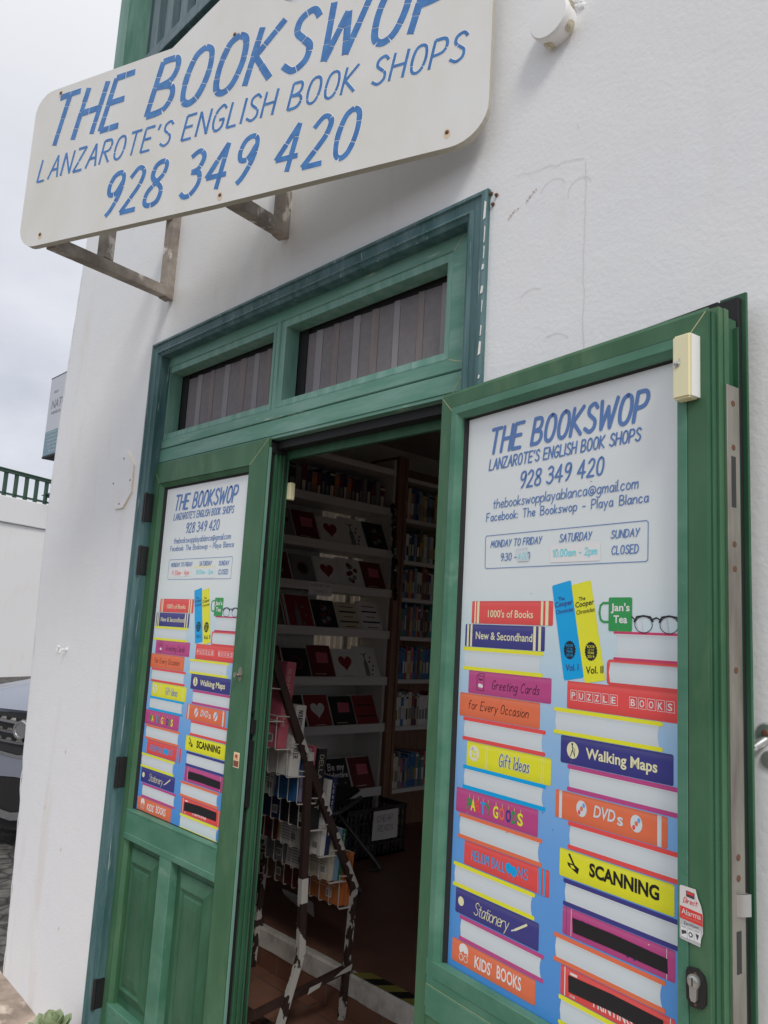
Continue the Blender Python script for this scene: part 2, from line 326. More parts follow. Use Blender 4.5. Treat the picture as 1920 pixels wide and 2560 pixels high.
def type_mesh(txt, off=0.0, shear=0.0):
    key = (txt, off, shear)
    if key not in _tc:
        c = bpy.data.curves.new('type', 'FONT'); c.body = txt; c.size = 1; c.offset = off; c.shear = shear; c.resolution_u = 3; c.fill_mode = 'FRONT'
        o = bpy.data.objects.new('type', c); COL.objects.link(o); bpy.context.view_layer.update()
        e = o.evaluated_get(bpy.context.evaluated_depsgraph_get()); me = e.to_mesh()
        vs = [(v.co.x, v.co.y) for v in me.vertices]; fs = [tuple(p.vertices) for p in me.polygons]
        e.to_mesh_clear(); bpy.data.objects.remove(o); bpy.data.curves.remove(c)
        xa = min(v[0] for v in vs); xb = max(v[0] for v in vs); za = min(v[1] for v in vs); zb = max(v[1] for v in vs)
        _tc[key] = (vs, fs, xa, xb, za, zb)
    return _tc[key]
def typ(mb, txt, x0, z0, x1, h, y, m, off=0.0, shear=0.0, z1=None, rot=0, cap=.7):
    """type set from (x0,z0) (baseline left) to x1, cap height h"""
    vs, fs, xa, xb, za, zb = type_mesh(txt, off, shear); kx = (x1 - x0) / (xb - xa); kz = h / cap; z1 = z0 if z1 is None else z1
    out = []
    for vx, vz in vs:
        a = (vx - xa) * kx; b = vz * kz; out.append((x0 + a, y, z0 + (z1 - z0) * a / (x1 - x0) + b))
    mb.add(out, fs, m)

# ------------------------------------------------------------------ the setting: ground
M['road'] = mat('cobbled_road', (.075, .072, .07), .9, (.17, .16, .15), scale=(9, 9, 9), lo=.4, hi=.6, bump=.8, bscale=9, bdist=.03)
M['pave'] = mat('stained_concrete', P(168, 152, 140), .9, P(120, 108, 98), scale=(5, 5, 5), lo=.35, hi=.62, bump=.6, bscale=40, bdist=.006, spots=P(196, 184, 170), spot_scale=(9, 9, 9), spot_lo=.55, spot_hi=.7)
M['terra'] = mat('terracotta_tile', (.22, .105, .072), .4, (.27, .135, .095), scale=(5, 5, 5), lo=.3, hi=.7, bump=.15, bscale=30)
M['terrag'] = mat('tile_grout', (.24, .2, .17), .9)
M['nosing'] = mat('rough_white_paint', P(196, 194, 188), .85, P(168, 164, 158), scale=(14, 14, 14), bump=.6, bscale=70, bdist=.004)

def cobbles():
    t = M['road'].node_tree; b = t.nodes['Principled BSDF']; k = t.nodes.new('ShaderNodeTexCoord')
    v = t.nodes.new('ShaderNodeTexVoronoi'); v.inputs['Scale'].default_value = 7; v.feature = 'DISTANCE_TO_EDGE'
    r = t.nodes.new('ShaderNodeValToRGB'); r.color_ramp.elements[0].position = .0; r.color_ramp.elements[0].color = (.15, .14, .13, 1); r.color_ramp.elements[1].position = .12; r.color_ramp.elements[1].color = (1, 1, 1, 1)
    x = t.nodes.new('ShaderNodeMix'); x.data_type = 'RGBA'; x.blend_type = 'MULTIPLY'; x.inputs[0].default_value = .8
    src = b.inputs['Base Color'].links[0].from_socket
    t.links.new(k.outputs['Object'], v.inputs['Vector']); t.links.new(v.outputs['Distance'], r.inputs[0]); t.links.new(src, x.inputs[6]); t.links.new(r.outputs[0], x.inputs[7]); t.links.new(x.outputs[2], b.inputs['Base Color'])
cobbles()
g = MB(); g.add([(-180, -180, -.2), (180, -180, -.2), (180, 180, -.2), (-180, 180, -.2)], [(0, 1, 2, 3)])
structure(g.build('road', M['road']))
g = MB()      # pavement slab along the wall: a kerb of real height, rising a little towards the corner
nx = 40; ys = [-2.4, -2.38, -1.6, -.8, -.3, 0.0]
def pz(x): return .003 + max(0, (-x - .3)) * .07
xs = [-1.05 + i * 10 / nx for i in range(nx + 1)]
vv = []
for x in xs:
    for y in ys: vv.append((x, y, pz(x) + random.uniform(-.003, .003)))
n = len(ys)
g.add(vv, [(i * n + j, i * n + n + j, i * n + n + j + 1, i * n + j + 1) for i in range(nx) for j in range(n - 1)])
g.add([(xs[0], y, -.25) for y in (ys[0], 0)] + [(xs[0], y, pz(xs[0])) for y in (ys[0], 0)], [(0, 1, 3, 2)])
g.add([(xs[0], ys[0], -.25), (xs[-1], ys[0], -.25), (xs[-1], ys[0], .0), (xs[0], ys[0], pz(xs[0]))], [(0, 1, 2, 3)])
structure(g.build('pavement', M['pave']))

# floor of the shop: a landing inside the door, a step with a white nosing, then the tiled floor
g = MB()
def tiled(mb, x0, x1, y0, y1, z, s, ox=0, oy=0, gw=.007):
    mb.add([(x0, y0, z - .004), (x1, y0, z - .004), (x1, y1, z - .004), (x0, y1, z - .004)], [(0, 1, 2, 3)], 1)
    i = math.floor((x0 - ox) / s)
    while ox + i * s < x1:
        a = max(x0, ox + i * s + gw / 2); b = min(x1, ox + (i + 1) * s - gw / 2); j = math.floor((y0 - oy) / s)
        while oy + j * s < y1:
            c = max(y0, oy + j * s + gw / 2); d = min(y1, oy + (j + 1) * s - gw / 2)
            if b > a and d > c: mb.add([(a, c, z), (b, c, z), (b, d, z), (a, d, z)], [(0, 1, 2, 3)], 0)
            j += 1
        i += 1
tiled(g, .0, 1.68, .0, .3, .008, .34, .13, .2); tiled(g, -1.55, 2.6, .3005, .955, .008, .34, .13, .2)
structure(g.build('landing_floor', [M['terra'], M['terrag']]))
g = MB(); tiled(g, -2.6, 8.0, .985, 6.0, .168, .42, .11, 1.2)
structure(g.build('shop_floor', [M['terra'], M['terrag']]))
g = MB()
vv = []; NX = 60
for i in range(NX + 1):
    x = -1.2 + i * 4.2 / NX; r1 = random.uniform(-.003, .003); r2 = random.uniform(-.003, .003)
    vv += [(x, .958, .085 + r1), (x, .953, .09 + r1), (x, .955, .162), (x, .962 + r2 * .3, .1715), (x, .99 + r2, .1715)]
g.add(vv, [(i * 5 + j, i * 5 + 5 + j, i * 5 + 6 + j, i * 5 + 1 + j) for i in range(NX) for j in range(4)], 0)
for i in range(13):
    a = -1.2 + i * .34; g.add([(a + .004, .957, .0), (a + .336, .957, .0), (a + .336, .957, .086), (a + .004, .957, .086)], [(0, 1, 2, 3)], 1)
g.add([(-1.2, .961, 0), (3, .961, 0), (3, .961, .09), (-1.2, .961, .09)], [(0, 1, 2, 3)], 2)
structure(g.build('doorstep', [M['nosing'], M['terra'], M['terrag']]))
g = MB(); a = .30; i = 0        # hazard tape on the step edge
while a < 1.9:
    b = a + .07; g.add([(a, .962, .1735), (b, .962, .1735), (b + .05, 1.03, .1735), (a + .05, 1.03, .1735)], [(0, 1, 2, 3)], i % 2); a = b; i += 1
tag(g.build('hazard_tape', [mat('yellow_tape', (.34, .30, .07), .6), mat('black_tape', (.02, .02, .02), .5)]), 'yellow and black striped hazard tape stuck along the doorstep edge', 'tape')

# ------------------------------------------------------------------ the building
bld = thing('shop_building', 'white plastered corner building with the open green doorway', 'building', (0, 0, 0))
OX0, OX1, OZ = .03, 1.65, 2.565          # the door opening
def corner(z):
    T = [(-.3, -.80), (.03, -.82), (.16, -.825), (.35, -.838), (.55, -.856), (.72, -.862), (.78, -.885), (.85, -.880), (.92, -.896), (1.1, -.903), (1.3, -.915), (1.7, -.945), (2.0, -.955), (2.4, -.945), (2.8, -.915), (3.2, -.88), (3.75, -.85)]
    for i in range(len(T) - 1):
        if T[i][0] <= z <= T[i + 1][0]:
            f = (z - T[i][0]) / (T[i + 1][0] - T[i][0]); return T[i][1] * (1 - f) + T[i + 1][1] * f
    return T[0][1] if z < 0 else T[-1][1]
g = MB(); rw = random.Random(3)
def grid(x0f, x1f, z0, z1, nx, nz):
    vs = []
    for j in range(nz + 1):
        z = z0 + (z1 - z0) * j / nz; a = x0f(z); b = x1f(z)
        for i in range(nx + 1): vs.append((a + (b - a) * i / nx, 0, z))
    g.add(vs, [(j * (nx + 1) + i, j * (nx + 1) + i + 1, (j + 1) * (nx + 1) + i + 1, (j + 1) * (nx + 1) + i) for j in range(nz) for i in range(nx)], 0)
RC = .035
grid(lambda z: corner(z) + RC, lambda z: OX0, -.3, OZ, 6, 40)
grid(lambda z: corner(z) + RC, lambda z: OX0, OZ, 3.7, 6, 16)
grid(lambda z: OX0, lambda z: OX1, OZ, 3.7, 6, 4)
WX0, WX1, WZ0, WZ1 = 3.3, 6.5, .6, 2.3      # unseen front window, added to let daylight into the shop
grid(lambda z: OX1, lambda z: WX0, -.3, 6.2, 4, 8); grid(lambda z: WX1, lambda z: 9.0, -.3, 6.2, 3, 6); grid(lambda z: WX0, lambda z: WX1, -.3, WZ0, 2, 2); grid(lambda z: WX0, lambda z: WX1, WZ1, 6.2, 2, 4)
g.add([(WX0, 0, WZ0), (WX1, 0, WZ0), (WX1, .3, WZ0), (WX0, .3, WZ0), (WX0, 0, WZ1), (WX1, 0, WZ1), (WX1, .3, WZ1), (WX0, .3, WZ1)], [(0, 1, 2, 3), (4, 5, 6, 7), (0, 3, 7, 4), (1, 2, 6, 5)], 0)
grid(lambda z: 1.05, lambda z: OX1, 3.7, 6.2, 2, 2)
vs = []; nz = 90; sdx, sdy = -.5, .866    # rounded corner and the side wall
for j in range(nz + 1):
    z = -.3 + 4.0 * j / nz; c = corner(z) + (rw.uniform(-.002, .002) if z > 1 else rw.uniform(-.005, .005)); p0 = Vector((c + RC, 0)); p1 = Vector((c, 0)); p2 = Vector((c, 0)) + RC * Vector((sdx, sdy))
    for k in range(6):
        t = k / 5; q = p0 * (1 - t) ** 2 + p1 * 2 * t * (1 - t) + p2 * t * t; vs.append((q.x, q.y, z))
    for dd_ in (2.1, 3.15, 7): q = Vector((c, 0)) + dd_ * Vector((sdx, sdy)); vs.append((q.x, q.y, z))
g.add(vs, [(j * 9 + i, j * 9 + i + 1, j * 9 + 10 + i, j * 9 + 9 + i) for j in range(nz) for i in range(8) if not (i == 6 and 1.2 < -.3 + 4.0 * (j + .5) / nz < 2.5)], 0, True)
for a in ((OX0, 0), (OX1, 1)):           # reveals
    g.add([(a[0], 0, -.3), (a[0], .3, -.3), (a[0], .3, OZ), (a[0], 0, OZ)], [(0, 1, 2, 3)], 0)
g.add([(OX0, 0, OZ), (OX1, 0, OZ), (OX1, .3, OZ), (OX0, .3, OZ)], [(0, 1, 2, 3)], 0)
g.add([(-.85, 0, 3.7), (1.05, 0, 3.7), (1.05, 6, 3.7), (-4.2, 6, 3.7)], [(0, 1, 2, 3)], 0)
g.add([(1.05, 0, 3.7), (1.05, 6, 3.7), (1.05, 6, 6.2), (1.05, 0, 6.2)], [(0, 1, 2, 3)], 0)
g.add([(1.05, 0, 6.2), (9, 0, 6.2), (9, 6.4, 6.2), (1.05, 6.4, 6.2)], [(0, 1, 2, 3)], 0)
g.add([(9, 0, -.3), (9, 6.4, -.3), (9, 6.4, 6.2), (9, 0, 6.2)], [(0, 1, 2, 3)], 0)
for a_ in ((-4.5, 2.2, -.3, 6.2), (7.0, 9, -.3, 6.2), (2.2, 7.0, 2.3, 6.2), (2.2, 7.0, -.3, .2)): g.add([(a_[0], 6.4, a_[2]), (a_[1], 6.4, a_[2]), (a_[1], 6.4, a_[3]), (a_[0], 6.4, a_[3])], [(0, 1, 2, 3)], 0)
g.add([(2.2, 6, .2), (2.2, 6.4, .2), (2.2, 6.4, 2.3), (2.2, 6, 2.3)], [(0, 1, 2, 3)], 0); g.add([(7, 6, .2), (7, 6.4, .2), (7, 6.4, 2.3), (7, 6, 2.3)], [(0, 1, 2, 3)], 0)
g.build('outer_wall', M['wall'], bld)
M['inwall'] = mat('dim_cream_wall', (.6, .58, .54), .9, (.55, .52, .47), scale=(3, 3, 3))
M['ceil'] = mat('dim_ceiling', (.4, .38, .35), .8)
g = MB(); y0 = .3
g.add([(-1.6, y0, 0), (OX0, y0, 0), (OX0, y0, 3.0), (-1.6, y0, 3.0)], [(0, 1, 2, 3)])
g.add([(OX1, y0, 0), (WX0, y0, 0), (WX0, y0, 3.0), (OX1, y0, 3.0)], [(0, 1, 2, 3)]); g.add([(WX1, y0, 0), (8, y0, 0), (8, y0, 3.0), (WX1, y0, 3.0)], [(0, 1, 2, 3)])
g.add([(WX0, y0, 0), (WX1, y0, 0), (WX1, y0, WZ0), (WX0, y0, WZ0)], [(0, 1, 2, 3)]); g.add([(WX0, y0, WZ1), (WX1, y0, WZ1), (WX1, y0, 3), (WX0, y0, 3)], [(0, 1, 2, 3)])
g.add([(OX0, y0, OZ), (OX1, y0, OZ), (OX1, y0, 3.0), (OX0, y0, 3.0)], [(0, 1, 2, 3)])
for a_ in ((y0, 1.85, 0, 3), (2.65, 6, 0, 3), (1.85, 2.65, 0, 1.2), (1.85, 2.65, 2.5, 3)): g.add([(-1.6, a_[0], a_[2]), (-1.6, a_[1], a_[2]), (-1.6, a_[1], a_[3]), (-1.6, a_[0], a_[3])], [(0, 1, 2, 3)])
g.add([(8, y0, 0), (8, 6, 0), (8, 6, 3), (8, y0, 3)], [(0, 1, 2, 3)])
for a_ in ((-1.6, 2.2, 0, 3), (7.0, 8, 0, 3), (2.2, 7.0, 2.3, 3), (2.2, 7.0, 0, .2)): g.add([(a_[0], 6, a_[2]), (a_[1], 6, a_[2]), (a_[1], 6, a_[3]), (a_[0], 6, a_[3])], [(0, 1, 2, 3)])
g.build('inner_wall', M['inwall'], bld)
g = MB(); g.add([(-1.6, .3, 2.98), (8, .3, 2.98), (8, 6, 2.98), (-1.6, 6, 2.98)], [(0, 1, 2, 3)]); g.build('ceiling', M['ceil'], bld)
g = MB(); g.ring(WX0, WX1, WZ0, WZ1, [(0, 0, 0, 0, .05), (.07, .07, .07, .07, .05), (.07, .07, .07, .07, .12), (0, 0, 0, 0, .12)], 0)
for x in (4.4, 5.4): g.box(x - .03, x + .03, .055, .115, WZ0 + .07, WZ1 - .07, 0)
g.build('added_front_window', M['frame'], bld)  # frame of the unseen opening added for interior daylight
g = MB(); g.ring(2.2, 7.0, .2, 2.3, [(0, 0, 0, 0, 6.1), (.07, .07, .07, .07, 6.1), (.07, .07, .07, .07, 6.2), (0, 0, 0, 0, 6.2)], 0)  # unseen glazed opening in the back wall, added to brighten the interior
for x in (3.8, 5.4): g.box(x - .03, x + .03, 6.105, 6.19, .27, 2.23, 0)
g.build('added_back_window', M['frame'], bld)
# timber balcony on the upper floor
g = MB()
g.box(-.70, -.605, -.03, .12, 3.7, 6, 0); g.box(.95, 1.05, -.03, .12, 3.7, 6, 0); g.box(-.605, .95, -.02, .1, 3.7, 3.8, 0); g.box(-.605, .95, -.02, .1, 5.9, 6, 0)
bal = g.build('balcony_frame', M['balcpost'], bld, bevel=.005)
g = MB(); g.box(-.6, .95, .03, .07, 4.095, 4.15, 0); g.box(-.6, .95, .015, .06, 4.06, 4.09, 0)
for x in (-.44, -.3, -.16, -.02, .12, .26, .4, .54, .68, .82): g.box(x - .03, x + .03, .04, .08, 4.15, 5.9, 0)
for x in (-.06, .4): g.box(x - .025, x + .025, .035, .07, 3.8, 4.06, 0)
g.box(-.6, .95, .082, .1, 3.8, 5.9, 1)
g.build('balcony_shutter', [M['balc'], mat('deep_slate_paint', P(58, 74, 82), .5)], bld, bevel=.004)
g = MB()        # hairline cracks in the plaster patch beside the frame
for px, pzz, r_, a0, a1 in ((1.86, 2.52, .035, 20, 160), (1.93, 2.50, .03, 20, 200), (1.81, 2.27, .04, 50, 140), (1.87, 2.14, .05, 40, 110)):
    g.ribbon([(px + r_ * math.cos(R(a0 + (a1 - a0) * k / 8)), pzz + r_ * .9 * math.sin(R(a0 + (a1 - a0) * k / 8))) for k in range(9)], .0012, -.0012, 0)
g.ribbon([(1.945 + random.uniform(-.003, .003), 2.56 - .03 * k) for k in range(18)], .0012, -.0014, 0, False)
g.ribbon([(1.76 + .018 * k, 2.60 - .003 * k + random.uniform(-.006, .006)) for k in range(11)], .0011, -.0014, 0, False)
for k in range(16):
    x = random.uniform(1.7, 3.2); z = random.uniform(1.2, 3.2); a = random.uniform(0, 3.1); l = random.uniform(.01, .03)
    g.ribbon([(x, z), (x + l * math.cos(a) * .5, z + l * math.sin(a) * .6), (x + l * math.cos(a), z + l * math.sin(a))], .0012, -.0016, 0)
for x, z in ((1.80, 2.535), (1.752, 2.508)):
    for k in range(5):
        a = x + (k - 2) * .006 + random.uniform(-.003, .003); b = z + (k - 2) * .005 + random.uniform(-.004, .004); r_ = random.uniform(.0025, .005)
        g.flat([(a + r_ * random.uniform(.5, 1.2) * math.cos(j * 1.05), b + r_ * random.uniform(.4, .9) * math.sin(j * 1.05)) for j in range(6)], -.0016 - .0001 * k, 1)
for x, z in ((-.56, .74), (-.36, .62), (-.3, .35), (-.42, .98)):
    g.flat([(x, z), (x + .004, z + .002), (x + .005, z + .016), (x + .001, z + .014)], -.0016, 1)
build_each(g, 'plaster_crack', [M['patch'], mat('bare_plaster', P(176, 160, 146), .9)], bld)

# ------------------------------------------------------------------ door frame with the transom window
df = thing('door_frame', 'green timber doorway frame with a two-pane transom window above', 'door frame', (0, 0, 0))
g = MB()
pr = [(0, .0), (0, -.011), (.005, -.016), (.014, -.017), (.018, -.011), (.043, -.008), (.046, -.014), (.052, -.015), (.056, -.009), (.066, -.004), (.066, .05)]
g.ring(0, 1.68, 0, 2.5974, [(a, a, 0, a * .9, y) for a, y in pr], 0, open_bottom=True)
for a0, b0 in ((.002, .0), ):
    pass
g.build('architrave', M['arch'], df)
g = MB(); rr = random.Random(5)       # flaked paint on the outer edge of the right upright
z = 1.95
while z < 2.56:
    h = rr.uniform(.008, .05); w0 = rr.uniform(.002, .008)
    g.flat([(1.6805 - w0, z), (1.6805, z + h * .1), (1.682, z + h * .9), (1.6805 - w0 * .6, z + h)], -.0174, 0); z += h + rr.uniform(.006, .05)
for x, z in ((1.684, 2.585), (1.70, 2.575), (1.69, 2.555)): g.lathe([(.0, .006), (.004, .004), (.005, 0)], (x, -.002, z), 'y', 8, 1)
build_each(g, 'paint_flake', [mat('bare_white_undercoat', P(216, 214, 204), .8), M['rust']], df)
g = MB()
# fixed frame: jambs and head
g.box(-.02, .04, .03, .11, 0, 2.17, 0); g.box(1.582, 1.66, .03, .11, 0, 2.17, 0); g.build('jamb', M['frame'], df, bevel=.002)
g = MB(); g.box(.0, 1.64, .034, .12, 2.112, 2.1725, 0); g.box(.0, 1.64, .031, .034, 2.122, 2.1725, 0); g.build('head', M['head'], df, bevel=.0025)
g = MB(); g.box(.05, 1.6, .06, .12, 2.085, 2.1115, 0); g.box(.05, 1.6, .1, .115, 2.06, 2.085, 1); g.build('door_seal', [M['dark'], M['leafdeep']], df)
# transom sash
X0, X1, Z0, Z1 = .004, 1.634, 2.1765, 2.592
g = MB(); g.ring(X0, X1, Z0, Z1, [(0, 0, 0, 0, .12), (0, 0, 0, 0, .036), (.003, .003, .003, .003, .033), (.043, .098, .034, .089, .033)], 0)
tfr = g.build('transom_frame', M['head'], df)
g = MB()
def bead(x0, x1, z0, z1):
    g.ring(x0, x1, z0, z1, [(0, 0, 0, 0, .033), (.002, .002, .002, .002, .0375), (.005, .005, .005, .005, .0365), (.026, .022, .024, .024, .0385), (.027, .023, .025, .025, .09)], 0)
bead(.047, .776, 2.2105, 2.503); bead(.797, 1.536, 2.2105, 2.503)
g.box(.7765, .7965, .034, .085, 2.2105, 2.503, 1)
g.build('glazing_bead', [M['frame'], M['frame']], tfr)
for x0, x1 in ((.07, .755), (.82, 1.515)):
    g = MB(); n = 0; x = x0 + .045
    g.box(x0 - .005, x0 + .045, .094, .1, 2.23, 2.48, 3)
    while x < x1 + .01:
        w_ = rr.uniform(.045, .075); k = (0, 1, 0, 2)[n % 4]; ww = w_ if k == 0 else w_ * .45
        yy = .094 + (.004 if k == 0 else .0); b = min(x1 + .012, x + ww)
        g.add([(x, yy, 2.23), (b, yy + .003, 2.23), (b, yy + .003, 2.462), (x, yy, 2.462)], [(0, 1, 2, 3)], k); x = b; n += 1
        if b >= x1 + .012: break
    g.box(x0, x1 + .01, .103, .108, 2.462, 2.486, 3)
    g.build('transom_blind', [M['screen'], M['screenl'], M['screenb'], M['dark']], tfr)
g = MB()      # pale weathered mitre joints
for a, b, y in (((.006, 2.18), (.046, 2.2105), .0328), ((1.632, 2.18), (1.537, 2.2105), .0328), ((1.60, 2.56), (1.538, 2.5), .0328), ((.02, 2.54), (.046, 2.503), .0328), ((1.592, 2.17), (1.555, 2.118), .0306)):
    g.ribbon([a, b], .0016, y - .0004, 0, False)
build_each(g, 'mitre_joint', M['joint'], df)
for z0, z1 in ((1.892, 1.999), (1.692, 1.799), (.934, 1.039), (.205, .30)):
    g = MB(); g.cbox(.0595, .070, -.0165, .03, z0, z1, .002, 0); g.lathe([(.0042, 0), (.0042, z1 - z0 + .004)], (.069, -.010, z0 - .002), 'z', 12, 0); g.build('hinge', M['blackmetal'], df)

# ------------------------------------------------------------------ the poster (printed artwork), shared by both leaves
PC = [P(*c) for c in ((204, 209, 215), (78, 112, 166), (216, 74, 72), (56, 56, 122), (236, 222, 44), (172, 68, 124), (226, 106, 72), (0, 150, 220), (44, 138, 72), (192, 201, 205), (232, 206, 168), (28, 28, 32), (238, 238, 236), (96, 150, 214), (120, 200, 225), (200, 70, 110))]
PN = 'paper lettering_blue red navy yellow magenta orange blue green page cream black white lightblue washed_blue pink'.split()
PM = []
for nme, c in zip(PN, PC): PM.append(mat('print_' + nme, c, .45, spec=.3))
PI_ = {n_: i for i, n_ in enumerate(PN)}
def printed_tone(m, c, stops):      # the artwork itself is printed with a soft tone from top to bottom of each drawn book
    t = m.node_tree; b = t.nodes['Principled BSDF']; u = t.nodes.new('ShaderNodeUVMap'); u.uv_map = 'print'; sp = t.nodes.new('ShaderNodeSeparateXYZ'); r = t.nodes.new('ShaderNodeValToRGB')
    e = r.color_ramp.elements
    for i, (p_, k) in enumerate(stops):
        q = e[i] if i < 2 else e.new(p_)
        q.position = p_; q.color = tuple(min(.9, v * k[0] + k[1]) for v in c) + (1,)
    t.links.new(u.outputs[0], sp.inputs[0]); t.links.new(sp.outputs['Y'], r.inputs[0]); t.links.new(r.outputs[0], b.inputs['Base Color'])
for n_ in ('red', 'navy', 'yellow', 'magenta', 'orange'): printed_tone(PM[PI_[n_]], PC[PI_[n_]], ((0, (.86, 0)), (.3, (1, 0)), (.74, (1, .0)), (.9, (1.0, .035)), (1, (.80, .0))))
printed_tone(PM[PI_['page']], PC[PI_['page']], ((0, (.93, 0)), (.5, (1, 0)), (.8, (.97, 0)), (1, (.78, 0))))
for m in PM:                        # thin sheet: a slight sheen and faint ripples
    t = m.node_tree; b = t.nodes['Principled BSDF']; b.inputs['Roughness'].default_value = .3; b.inputs['Specular IOR Level'].default_value = .42; k = t.nodes.new('ShaderNodeTexCoord'); n_ = t.nodes.new('ShaderNodeTexNoise'); n_.inputs['Scale'].default_value = 5; n_.inputs['Detail'].default_value = 2
    u = t.nodes.new('ShaderNodeBump'); u.inputs['Strength'].default_value = .35; u.inputs['Distance'].default_value = .006; t.links.new(k.outputs['Object'], n_.inputs['Vector']); t.links.new(n_.outputs['Fac'], u.inputs['Height']); t.links.new(u.outputs[0], b.inputs['Normal'])
def poster_bg():
    m = PM[0]; t = m.node_tree; b = t.nodes['Principled BSDF']; k = t.nodes.new('ShaderNodeTexCoord'); s = t.nodes.new('ShaderNodeSeparateXYZ')
    r = t.nodes.new('ShaderNodeValToRGB'); mm = t.nodes.new('ShaderNodeMapRange'); mm.inputs[1].default_value = 0; mm.inputs[2].default_value = -1.17
    e = r.color_ramp.elements; e[0].position = .0; e[0].color = (*P(203, 207, 213), 1); e[1].position = .33; e[1].color = (*P(200, 208, 218), 1)
    for pos, c in ((.45, (176, 198, 226)), (.58, (136, 174, 220)), (.75, (96, 150, 210)), (1, (66, 130, 196))):
        q = e.new(pos); q.color = (*P(*c), 1)
    t.links.new(k.outputs['Object'], s.inputs[0]); t.links.new(s.outputs['Z'], mm.inputs[0]); t.links.new(mm.outputs[0], r.inputs[0]); t.links.new(r.outputs[0], b.inputs['Base Color'])
poster_bg()
def make_poster(hours_note):
    g = MB(); mm = .001
    def y(l): return -.00022 * l
    def rect(c, x0, x1, y0, y1, l=2, r=3):
        a = []
        for cx, cy, s in ((x1 - r, y0 + r, 90), (x0 + r, y0 + r, 180), (x0 + r, y1 - r, 270), (x1 - r, y1 - r, 360)):
            for k in range(4): t = R(s - 90 + 30 * k); a.append(((cx + r * math.cos(t)) * mm, -(cy - r * math.sin(t)) * mm))
        g.flat(a, y(l), PI_[c])
        if y1 - y0 > 25: g.uv[len(g.f) - 1] = [(z / mm + y1) / (y1 - y0) for x, z in a]
    def poly(c, pts, l=2):
        g.flat([(a * mm, -b * mm) for a, b in pts], y(l), PI_[c])
        if c == 'page': lo, hi = min(b for a, b in pts), max(b for a, b in pts); g.uv[len(g.f) - 1] = [(hi - b) / (hi - lo) for a, b in pts]
    def line(c, pts, wd, l=4, caps=True): g.ribbon([(a * mm, -b * mm) for a, b in pts], wd * mm, y(l), PI_[c], caps)
    def circ(c, cx, cy, rx, ry=None, l=3, a0=0, a1=360): g.disc(cx * mm, -cy * mm, rx * mm, (ry or rx) * mm, y(l), PI_[c], 22, a0, a1)
    def hand(c, t, x0, yb, x1, h, wd, l=4, sh=.12, y1=None, gap=.17, space=.34): write(g, t, x0 * mm, -yb * mm, x1 * mm, h * mm, wd * mm, y(l), PI_[c], sh, None if y1 is None else -y1 * mm, gap, space)
    def bold(c, t, x0, yb, x1, h, off=.012, l=4, sh=0.0, y1=None): typ(g, t, x0 * mm, -yb * mm, x1 * mm, h * mm, y(l), PI_[c], off, sh, None if y1 is None else -y1 * mm)
    def pages(c, x0, x1, y0, y1, t=7.6, right=True):      # a book seen from its open side: two cover boards with the page block between
        poly('page', [(x0 + 6, y0 + t - 1), (x1 - 6, y0 + t - 1), (x1 - 9, y0 + t + 8), (x1 - 10, (y0 + y1) / 2), (x1 - 9, y1 - t - 8), (x1 - 6, y1 - t + 1), (x0 + 6, y1 - t + 1), (x0 + 3.5 if right else x0 + 9, (y0 + y1) / 2)], 1.5)
        rect(c, x0, x1, y0, y0 + t, 2, 2.8); rect(c, x0, x1, y1 - t, y1, 2, 2.8)
        line('white', [(x0 + 6, y0 + t + .6), (x1 - 8, y0 + t + .6)], .8, 1.8, False)
    # sheet
    W0, W1, H0, H1 = -12, 556, -12, 1172
    n = 12; vs = []
    for i in range(n + 1): vs += [((W0 + (W1 - W0) * i / n) * mm, 0, -H0 * mm), ((W0 + (W1 - W0) * i / n) * mm, 0, -H1 * mm)]
    g.add(vs, [(2 * i, 2 * i + 1, 2 * i + 3, 2 * i + 2) for i in range(n)], 0)
    B = 'lettering_blue'
    hand(B, "THE BOOKSWOP", 70, 94, 489, 53, 8.2, sh=.2, space=.42)
    hand(B, "LANZAROTE'S ENGLISH BOOK SHOPS", 72, 131, 472, 23, 3.3, sh=.14, space=.38)
    hand(B, "928 349 420", 168, 182, 390, 33, 4.4, sh=.14, space=.36)
    hand(B, "thebookswopplayablanca@gmail.com", 89, 218, 467, 20, 2.1, sh=.1, gap=.15)
    hand(B, "Facebook: The Bookswop - Playa Blanca", 69, 245, 488, 17.5, 2.1, sh=.06, gap=.16, space=.5)
    o = [(72, 277), (484, 278), (487.5, 281.5), (487, 347), (483, 350), (73, 348), (70, 344), (68.5, 280), (72, 277)]; line(B, o, 1.4, 3)
    hand(B, "MONDAY TO FRIDAY", 86, 303, 236, 14, 2.0, sh=.16); hand(B, "SATURDAY", 282, 303.5, 363, 15, 2.0, sh=.16); hand(B, "SUNDAY", 407, 304.5, 470, 14, 2.0, sh=.14); hand(B, "CLOSED", 409, 334, 468, 15, 2.0, sh=.1)
    if hours_note:
        poly('white', [(88, 309), (226, 305), (230, 337), (90, 341)], 3); hand('red', "9-30am - 4pm", 96, 333, 220, 17, 1.6, 5, .2)
        poly('cream', [(246, 303), (388, 304), (386, 310), (248, 311)], 3.6); poly('paper', [(250, 307), (386, 308), (387, 346), (248, 345)], 3)
    else:
        hand(B, "9:30 -", 118, 333, 165, 15, 2.0, sh=.1); hand(B, "4:00", 172, 334, 204, 15, 1.8, sh=.1)
        poly('page', [(163, 311), (196, 309), (200, 330), (203, 337), (170, 337)], 5); hand('washed_blue', "4:00", 170, 333, 198, 13, 1.3, 6)
        poly('white', [(258, 309), (383, 308), (384, 344), (259, 343)], 3)
    hand('washed_blue', "10.00am - 2pm", 266, 331.5, 375, 13.5, 2.4, 5, 0)
    # ---- left pile
    rect('red', 33, 270, 418, 466); rect('navy', 14, 250, 468, 516)
